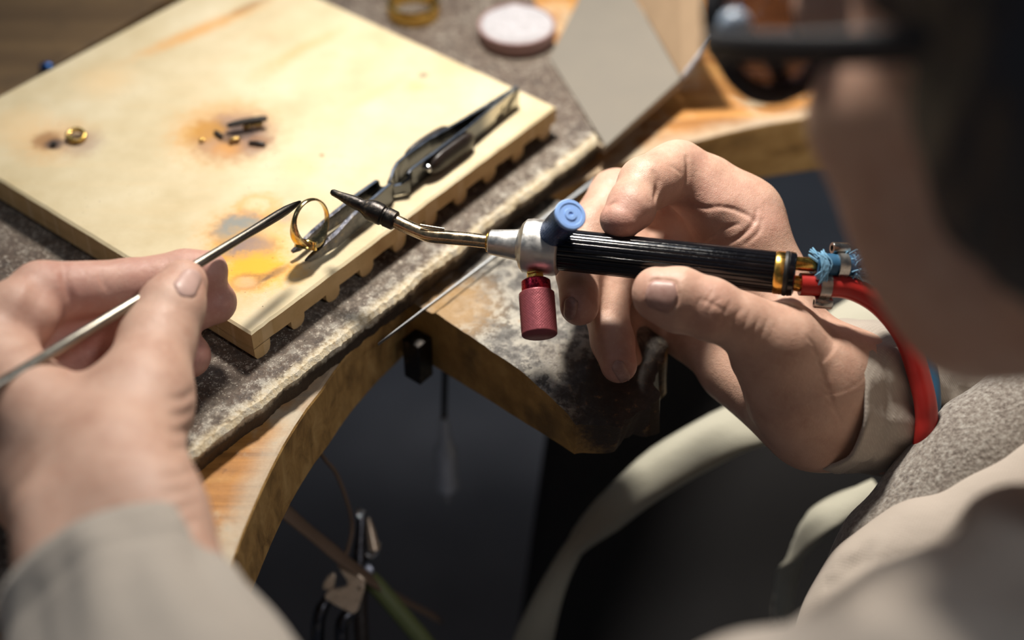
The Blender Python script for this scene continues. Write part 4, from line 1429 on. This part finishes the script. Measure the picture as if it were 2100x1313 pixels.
tag(mb.build('thread_wrap', M['blue_thread'], bh, smooth=True), label='frayed pale blue thread tied round both hoses')
mb = MB()
for i in range(60):
    c = Pd(1755 + rnd.gauss(0, 9), 541 + rnd.gauss(0, 14), .5865)
    V, F = sweep(spline([c, c + A(rnd.gauss(0, .002), rnd.gauss(0, .001), rnd.gauss(0, .002)), c + A(.003 + rnd.gauss(0, .002), 0, rnd.gauss(0, .003))], 5), .00030, 4); mb.add(V, F)
tag(mb.build('thread_fray', M['blue_thread'], bh, smooth=True), label='fuzzy blue thread ends')

# ------------------------------------------------------------------ person
SC_ = 1.0
t0 = time.time()
BV = []; BF = []; TI = []; nv_ = 0
reds = [(Pd(1280, 470, .597), .012, .9), (Pd(1411, 350, .624), .007, .7), (Pd(1346, 380, .61), .006, .8), (Pd(1500, 440, .622), .012, .5), (Pd(1545, 460, .622), .010, .8),
        (Pd(1340, 610, .573), .009, .35), (Pd(1456, 625, .57), .009, .35), (Pd(1440, 410, .62), .010, .6), (Pd(1185, 640, .605), .010, .7), (Pd(1268, 760, .61), .012, .7),
        (Pd(440, 590, .59), .022, .9), (Pd(300, 580, .575), .020, .6), (Pd(160, 600, .565), .020, .7), (Pd(400, 720, .585), .016, 1.0), (Pd(180, 700, .575), .020, .9), (Pd(70, 650, .55), .014, .35), (Pd(390, 590, .56), .007, .5)]
for build, hh, sm in ((right_hand, .00062, 2), (left_hand, .0009, 3), (body, .0030, 2)):
    fl = build(hh)
    V, Q = fl.surface(sm)
    BV.append(V); BF.append(Q + nv_); nv_ += len(V)
    ti = np.zeros(len(V))
    for c, r, k in reds:
        d = np.linalg.norm(V - c, axis=1)
        ti = np.maximum(ti, k * np.clip(1 - d / (r * 1.6), 0, 1) ** .8)
    TI.append(ti)
    del fl
BV = np.concatenate(BV); BF = np.concatenate(BF); TI = np.concatenate(TI)
me = bpy.data.meshes.new('person')
ploc = A(.30, .40, Z0 - .32)
me.vertices.add(len(BV)); me.vertices.foreach_set('co', (BV - ploc).astype(np.float32).ravel())
me.loops.add(len(BF) * 4); me.loops.foreach_set('vertex_index', BF.astype(np.int32).ravel())
me.polygons.add(len(BF)); me.polygons.foreach_set('loop_start', np.arange(0, len(BF) * 4, 4, dtype=np.int32))
me.update(calc_edges=True); me.validate()
me.polygons.foreach_set('use_smooth', np.ones(len(me.polygons), bool))
at = me.attributes.new('tint', 'FLOAT', 'POINT'); at.data.foreach_set('value', TI.astype(np.float32))
me.materials.append(M['skin'])
person = bpy.data.objects.new('person', me); COL.objects.link(person); person.location = Vector(ploc)
ROOT[person.name] = ploc
tag(person, 'person in a beige jacket bent over the bench, holding the torch and the soldering pick', 'person')
print('body', time.time() - t0, len(BV))
for i, (V, F) in enumerate(NAILS):
    mesh('fingernail', V, F, M['nail_light' if i == len(NAILS) - 1 else 'nail'], person, smooth=True)

# sleeves, jacket, sweater, hair
def folds(seed, amp, f1=5, f2=3):
    def d(s, th):
        p = A(math.cos(th) * f2, math.sin(th) * f2, s * f1)
        return vnoise(p, seed) * amp + vnoise(p * 2.3, seed + 1) * amp * .4
    return d
def sleeve(name, path, rad, sq, n, seed, amp, mat, ref, hem=True, m=60):
    P = spline(path, m)
    R = np.interp(np.linspace(0, 1, m), np.linspace(0, 1, len(rad)), rad)
    f = folds(seed, amp)
    def d(s, th):
        q = min(1, s / .05)
        seam = -.0010 * math.exp(-((s - .085) / .006) ** 2) if hem else 0
        return f(s, th) * (.25 + .75 * q) + seam
    V, F = sweep(P, R, n, ref=ref, sq=sq, disp=d, cap=False)
    o = mesh(name, V, F, M[mat], person, smooth=True)
    return solidify(o, .0016, -1)
sleeve('right_sleeve', [Pd(1682, 812, .606), Pd(1800, 812, .626), Pd(1950, 842, .658), Pd(2200, 900, .68), Pd(2480, 960, .705)], [.0300, .0325, .036, .043, .05], .86, 56, 41, .006, 'sleeve', UPV * .3 - FWD)
sleeve('left_sleeve', [Pd(203, 1170, .462), Pd(262, 1320, .445), Pd(360, 1560, .412), Pd(425, 1800, .385), LELB, (LELB + LSH) / 2, LSH], [.0335, .0370, .044, .050, .054, .056, .058], .84, 56, 43, .007, 'sleeve', -FWD)

def cloth_field(name, parts, mat, h, folds_=(), label=None, seed=0, amp=.003, fr=26):
    pts = np.array([p for c in parts for p, r in c]); rr = max(r for c in parts for p, r in c) + .012
    fl = Field(pts.min(0) - rr, pts.max(0) + rr, h)
    for c in parts: fl.add(fl.chain(c, .012), .02)
    for line, r, depth, k in folds_: fl.groove(line, r, depth, k)
    V, Q = fl.surface(2)
    N = fl.grad(V)
    V = V + N * ((vnoise(V * fr, seed) * amp + vnoise(V * fr * 2.7, seed + 1) * amp * .35)[:, None])
    return mesh(name, V, Q, mat, person, smooth=True)
cloth_field('sweater', [[J(1790, 1235, .602, 112), J(1849, 1141, .600, 120), J(1946, 1023, .599, 120), J(2031, 926, .599, 120), J(2143, 851, .599, 120), J(2420, 700, .60, 125)],
                        [J(1960, 1330, .66, 150), J(2060, 1160, .655, 200), J(2400, 900, .65, 240)]], M['wool'], .0020, seed=51, amp=.003)
cloth_field('jacket_front', [[J(1690, 1440, .578, 108), J(1762, 1285, .580, 108), J(1812, 1206, .580, 108), J(1902, 1142, .580, 108), J(2046, 1066, .580, 108), J(2156, 1001, .580, 110), J(2450, 850, .578, 115)],
                             [J(1800, 1500, .605, 190), J(1960, 1330, .608, 220), J(2150, 1220, .608, 235), J(2450, 1100, .6, 260)]], M['jacket'], .0016,
            [([(1758, 1173), (1790, 1150), (1846, 1137), (1900, 1120)], .0010, .0007, .0012), ([(1726, 1160), (1760, 1150), (1775, 1120)], .0025, .0014, .004), ([(1700, 1200), (1740, 1180), (1765, 1150)], .0025, .0012, .004)], seed=61, amp=.003)
SH = [[J(1480, 1720, .385, 330), J(1600, 1668, .392, 330), J(1850, 1570, .405, 330), J(2200, 1500, .415, 330), J(2500, 1460, .43, 330)],
      [J(1730, 1345, .43, 80), J(1850, 1280, .44, 105), J(2130, 1210, .44, 205), J(2500, 1170, .45, 230)]]
cloth_field('jacket_shoulder', SH, M['jacket'], .0025,
            [([(1960, 1030), (1948, 1060), (1935, 1090)], .006, .005, .006)], seed=71, amp=.010, fr=18)
# trunk of the jacket behind
cloth_field('jacket_back', [[(LSH + A(.01, .0, -.015), .056), (NECK + A(.015, .01, -.035), .092), (RSH + A(.01, 0, 0), .078)], [(NECK + A(.07, .04, -.10), .14), (NECK + A(.10, .05, -.36), .16)], [(RSH, .075), (RELB, .064)]], M['jacket'], .004, seed=81, amp=.008, fr=14)

fl = Field(HC + A(-.14, -.14, -.10), HC + A(.14, .14, .17), .0025)
fl.ellipsoid(HP(0, -.018, .052), (.084, .101, .086), HR, .004)
fl.ellipsoid(HP(0, -.075, -.010), (.070, .045, .070), HR, .02)
fl.ellipsoid(HP(0, .115, -.005), (.070, .080, .075), HR, .012, cut=True)
for s in (-1, 1):
    fl.ellipsoid(HP(.075 * s, .055, -.045), (.04, .045, .065), HR, .01, cut=True)
    fl.ellipsoid(HP(.070 * s, -.020, -.004), (.024, .046, .046), HR, .012)
V, Q = fl.surface(2)
N = fl.grad(V)
V = V + N * ((vnoise(V * A(160, 160, 60), 91) * .003)[:, None])
mesh('hair', V, Q, M['hair'], person, smooth=True)

# glasses
gl = thing('glasses', HP(0, .11, .01), 'dark framed glasses with a silver knob worn on the face', 'glasses')
def rimpath(s, k=1.0):
    o = []
    for i in range(40):
        th = 2 * math.pi * i / 40
        o.append(HP(s * (.036 + .026 * k * math.cos(th)), .111 - .006 * abs(math.cos(th)) + .004 * math.sin(th), .012 + .022 * k * math.sin(th)))
    return o
for s in (1, -1):
    P = np.array(rimpath(s)); V = []; F = []
    for i in range(40):
        t = unit(P[(i + 1) % 40] - P[i - 1]); a, u, w = frame(t, HF)
        for j in range(10):
            ph = 2 * math.pi * j / 10
            V.append(P[i] + u * math.cos(ph) * .0036 + w * math.sin(ph) * .0036)
    for i in range(40):
        for j in range(10):
            k, l = (i + 1) % 40, (j + 1) % 10
            F.append([i * 10 + j, i * 10 + l, k * 10 + l, k * 10 + j])
    rm = fix_normals(mesh('rim', V, F, M['frame'], gl, smooth=True))
    V = [p - HF * .0006 for p in rimpath(s, .95)] + [p + HF * .0008 for p in rimpath(s, .95)]
    F = [list(range(40)), [40 + i for i in range(40)][::-1]] + [[(i + 1) % 40, i, 40 + i, 40 + (i + 1) % 40] for i in range(40)]
    fix_normals(mesh('lens', V, F, M['lens'], gl))
    V, F = sweep(spline([HP(s * .062, .104, .014), HP(s * .073, .092, .016), HP(s * .078, .05, .018), HP(s * .080, -.005, .020), HP(s * .079, -.03, .008)], 24), [.0026] * 3 + [.0032] * 10 + [.0032] * 11, 10, ref=HU, sq=1.5)
    mesh('temple', V, F, M['frame'], gl, smooth=True)
V, F = sweep(spline([HP(-.010, .110, .018), HP(0, .116, .022), HP(.010, .110, .018)], 8), .0026, 8); mesh('bridge', V, F, M['frame'], gl, smooth=True)
kc = Pd(1506, 54, .422)
V, F = ball(kc, .0050, 18, 12); mesh('silver_knob', V, F, M['pale_blue'], gl, smooth=True)
V, F = sweep(spline([kc, (kc + HP(.030, .112, -.006)) / 2, HP(.034, .111, -.010)], 8), .0022, 8); mesh('knob_arm', V, F, M['frame'], gl, smooth=True)

# ------------------------------------------------------------------ under the bench: lap, apron, pliers
ap = thing('canvas_apron', Pd(1300, 1000, .78), 'pale canvas apron fold stretched across the lap below the bench pin', 'apron')
def fold_strip(name, pts, w, mat, parent, sq=.5, seed=1):
    P = spline([Pd(x, y, d) for x, y, d, _ in pts], 40)
    R = np.interp(np.linspace(0, 1, 40), np.linspace(0, 1, len(pts)), [r * d / FPX for _, _, d, r in pts])
    V, F = sweep(P, R, 20, ref=(0, 0, 1), sq=sq, disp=folds(seed, .0025))
    return mesh(name, V, F, M[mat], parent, smooth=True)
fold_strip('front_fold', [(1960, 560, .72, 70), (1740, 690, .715, 75), (1590, 838, .715, 64), (1480, 893, .715, 60), (1350, 970, .72, 56), (1250, 1052, .73, 42), (1178, 1124, .735, 20), (1134, 1210, .74, 28), (1088, 1330, .745, 42), (1040, 1480, .75, 44)], 0, 'apron', ap)
fold_strip('side_fold', [(1800, 1000, .70, 22), (1725, 1042, .70, 32), (1665, 1090, .705, 36), (1622, 1160, .725, 26), (1608, 1230, .76, 20), (1600, 1300, .86, 14)], 0, 'apron', ap, seed=3)
V = []; F = []; nU, nV_ = 26, 30
for i in range(nU):
    for j in range(nV_):
        u, v = i / (nU - 1), j / (nV_ - 1)
        p = Pd(1040 + 900 * u + 120 * (1 - v), 560 + 820 * v, .80 + .05 * v)
        p[2] += vnoise(p * 12, 77) * .02 - .03 * (1 - u)
        V.append(p)
for i in range(nU - 1):
    for j in range(nV_ - 1):
        F.append([i * nV_ + j, (i + 1) * nV_ + j, (i + 1) * nV_ + j + 1, i * nV_ + j + 1])
solidify(mesh('lap_cloth', V, F, M['trousers'], ap, smooth=True), .002)

DP = .70
def plate(pts, D, t):
    Q = [Pd(x, y, D) for x, y in pts]
    return prism(Q, FWD * t)
pr = thing('end_cutter_pliers', Pd(705, 1300, DP), 'worn brown steel pliers with a notched jaw hanging under the bench rim', 'pliers')
V, F = plate([(689, 1158), (698, 1156), (723, 1167), (749, 1189), (746, 1214), (733, 1255), (723, 1261), (690, 1244), (667, 1230), (665, 1221), (676, 1211), (698, 1207), (712, 1202), (711, 1192), (701, 1177)], DP, .005)
bevel(fix_normals(mesh('jaw', V, F, M['plier_steel'], pr)), .0008)
V, F = plate([(664, 1195), (672, 1183), (684, 1174), (688, 1184), (684, 1205), (672, 1214), (660, 1207)], DP + .006, .005)
bevel(fix_normals(mesh('jaw', V, F, M['plier_steel'], pr)), .0008)
V, F = lathe(Pd(738, 1207, DP - .001), FWD, [(0, .0006), (0, .0011), (.004, .0012)], 16); mesh('rivet', V, F, M['bright_steel'], pr)
for a, b, c in (((676, 1222), (655, 1262), (650, 1330)), ((728, 1252), (703, 1275), (700, 1340))):
    V, F = sweep(spline([Pd(*a, DP + .004), Pd(*b, DP + .003), Pd(*c, DP + .004), Pd(c[0] - 5, c[1] + 180, DP + .01)], 20), [.0030] * 4 + [.0034] * 16, 12)
    mesh('handle', V, F, M['dark_steel'], pr, smooth=True)
DQ = .715
pg = thing('round_nose_pliers', Pd(745, 1190, DQ), 'round-nosed pliers with a shiny tip and green grips hanging beside the notched ones', 'pliers')
V, F = lathe(Pd(742, 1048, DQ), unit(Pd(735, 1172, DQ) - Pd(742, 1048, DQ)), [(0, .0006), (.0004, .0013), (.002, .0017), (.012, .0026), (.022, .0036), (.029, .0042)], 18); mesh('jaw', V, F, M['dark_steel'], pg, smooth=True, angle=40)
V, F = lathe(Pd(755, 1062, DQ - .002), unit(Pd(768, 1130, DQ) - Pd(755, 1062, DQ)), [(0, .0008), (.006, .0020), (.016, .0030)], 14); mesh('jaw', V, F, M['plier_steel'], pg, smooth=True, angle=40)
V, F = sweep(spline([Pd(748, 1052, DQ - .001), Pd(736, 1046, DQ - .001), Pd(733, 1056, DQ - .001), Pd(742, 1064, DQ - .001)], 12), .0011, 8); mesh('tip_glint', V, F, M['bright_steel'], pg, smooth=True)  # bright C-shaped piece modelled for the highlight on the shiny tip
V, F = sweep(spline([Pd(776, 1112, DQ), Pd(774, 1128, DQ), Pd(762, 1142, DQ), Pd(748, 1136, DQ)], 12), .0014, 8); mesh('spring', V, F, M['bright_steel'], pg, smooth=True)
V, F = lathe(Pd(742, 1180, DQ - .003), FWD, [(0, .004), (.001, .0062), (.008, .0062), (.009, .0050)], 24); mesh('pivot', V, F, M['dark_steel'], pg, smooth=True, angle=35)
V, F = sweep(spline([Pd(755, 1185, DQ), Pd(775, 1205, DQ), Pd(820, 1258, DQ + .003), Pd(880, 1330, DQ + .008), Pd(940, 1420, DQ + .015)], 24), [.0030] + [.0046] * 22 + [.003], 14); mesh('grip', V, F, M['green_grip'], pg, smooth=True)
V, F = sweep(spline([Pd(742, 1190, DQ), Pd(738, 1240, DQ), Pd(742, 1320, DQ), Pd(748, 1430, DQ)], 20), .0038, 12); mesh('grip', V, F, M['fibre'], pg, smooth=True)
st = [Pd(540, 1010, .675), Pd(600, 1062, .68), Pd(660, 1112, .69), Pd(720, 1160, .70), Pd(800, 1215, .72), Pd(900, 1270, .76)]
V, F = sweep(spline(st, 30), .0042, 8, ref=(0, 0, 1), sq=.25)
mesh('leather_strap', V, F, M['leather'], smooth=True, label='brown leather strap slung under the cut-out, carrying the hanging pliers', cat='strap')
cp = [Pd(655, 925, .66), Pd(668, 945, .67), Pd(690, 972, .68), Pd(712, 1030, .69), Pd(722, 1078, .70), Pd(716, 1118, .70), Pd(705, 1150, .70)]
V, F = sweep(spline(cp, 30), .0010, 8)
mesh('wire_loop', V, F, M['leather'], smooth=True, label='thin brown wire curving down from the cut-out rim to the pliers', cat='wire')
hp_ = thing('hanging_handpiece', Pd(917, 1000, .80), 'slim dark steel handpiece hanging upright in the dark under the bench pin', 'handpiece')
b_ = Pd(917, 1000, .80)
V, F = lathe(b_, A(0, 0, 1), [(0, .0045), (.001, .0062), (.004, .0066), (.008, .0062), (.010, .0056), (.026, .0060), (.030, .0062), (.034, .0044), (.042, .0030), (.056, .0020)], 28)
mesh('barrel', V, F, M['handpiece'], hp_, smooth=True, angle=40)
V, F = sweep(spline([b_ + A(0, 0, .054), b_ + A(.002, .01, .12), b_ + A(-.004, .04, .20)], 12), .0016, 8); mesh('cable', V, F, M['rubber'], hp_, smooth=True)
V, F = lathe(b_ + A(0, 0, -.012), A(0, 0, 1), [(0, .0010), (.013, .0012)], 10); mesh('bit', V, F, M['bright_steel'], hp_, smooth=True, angle=40)
print('script', time.time() - T_START)
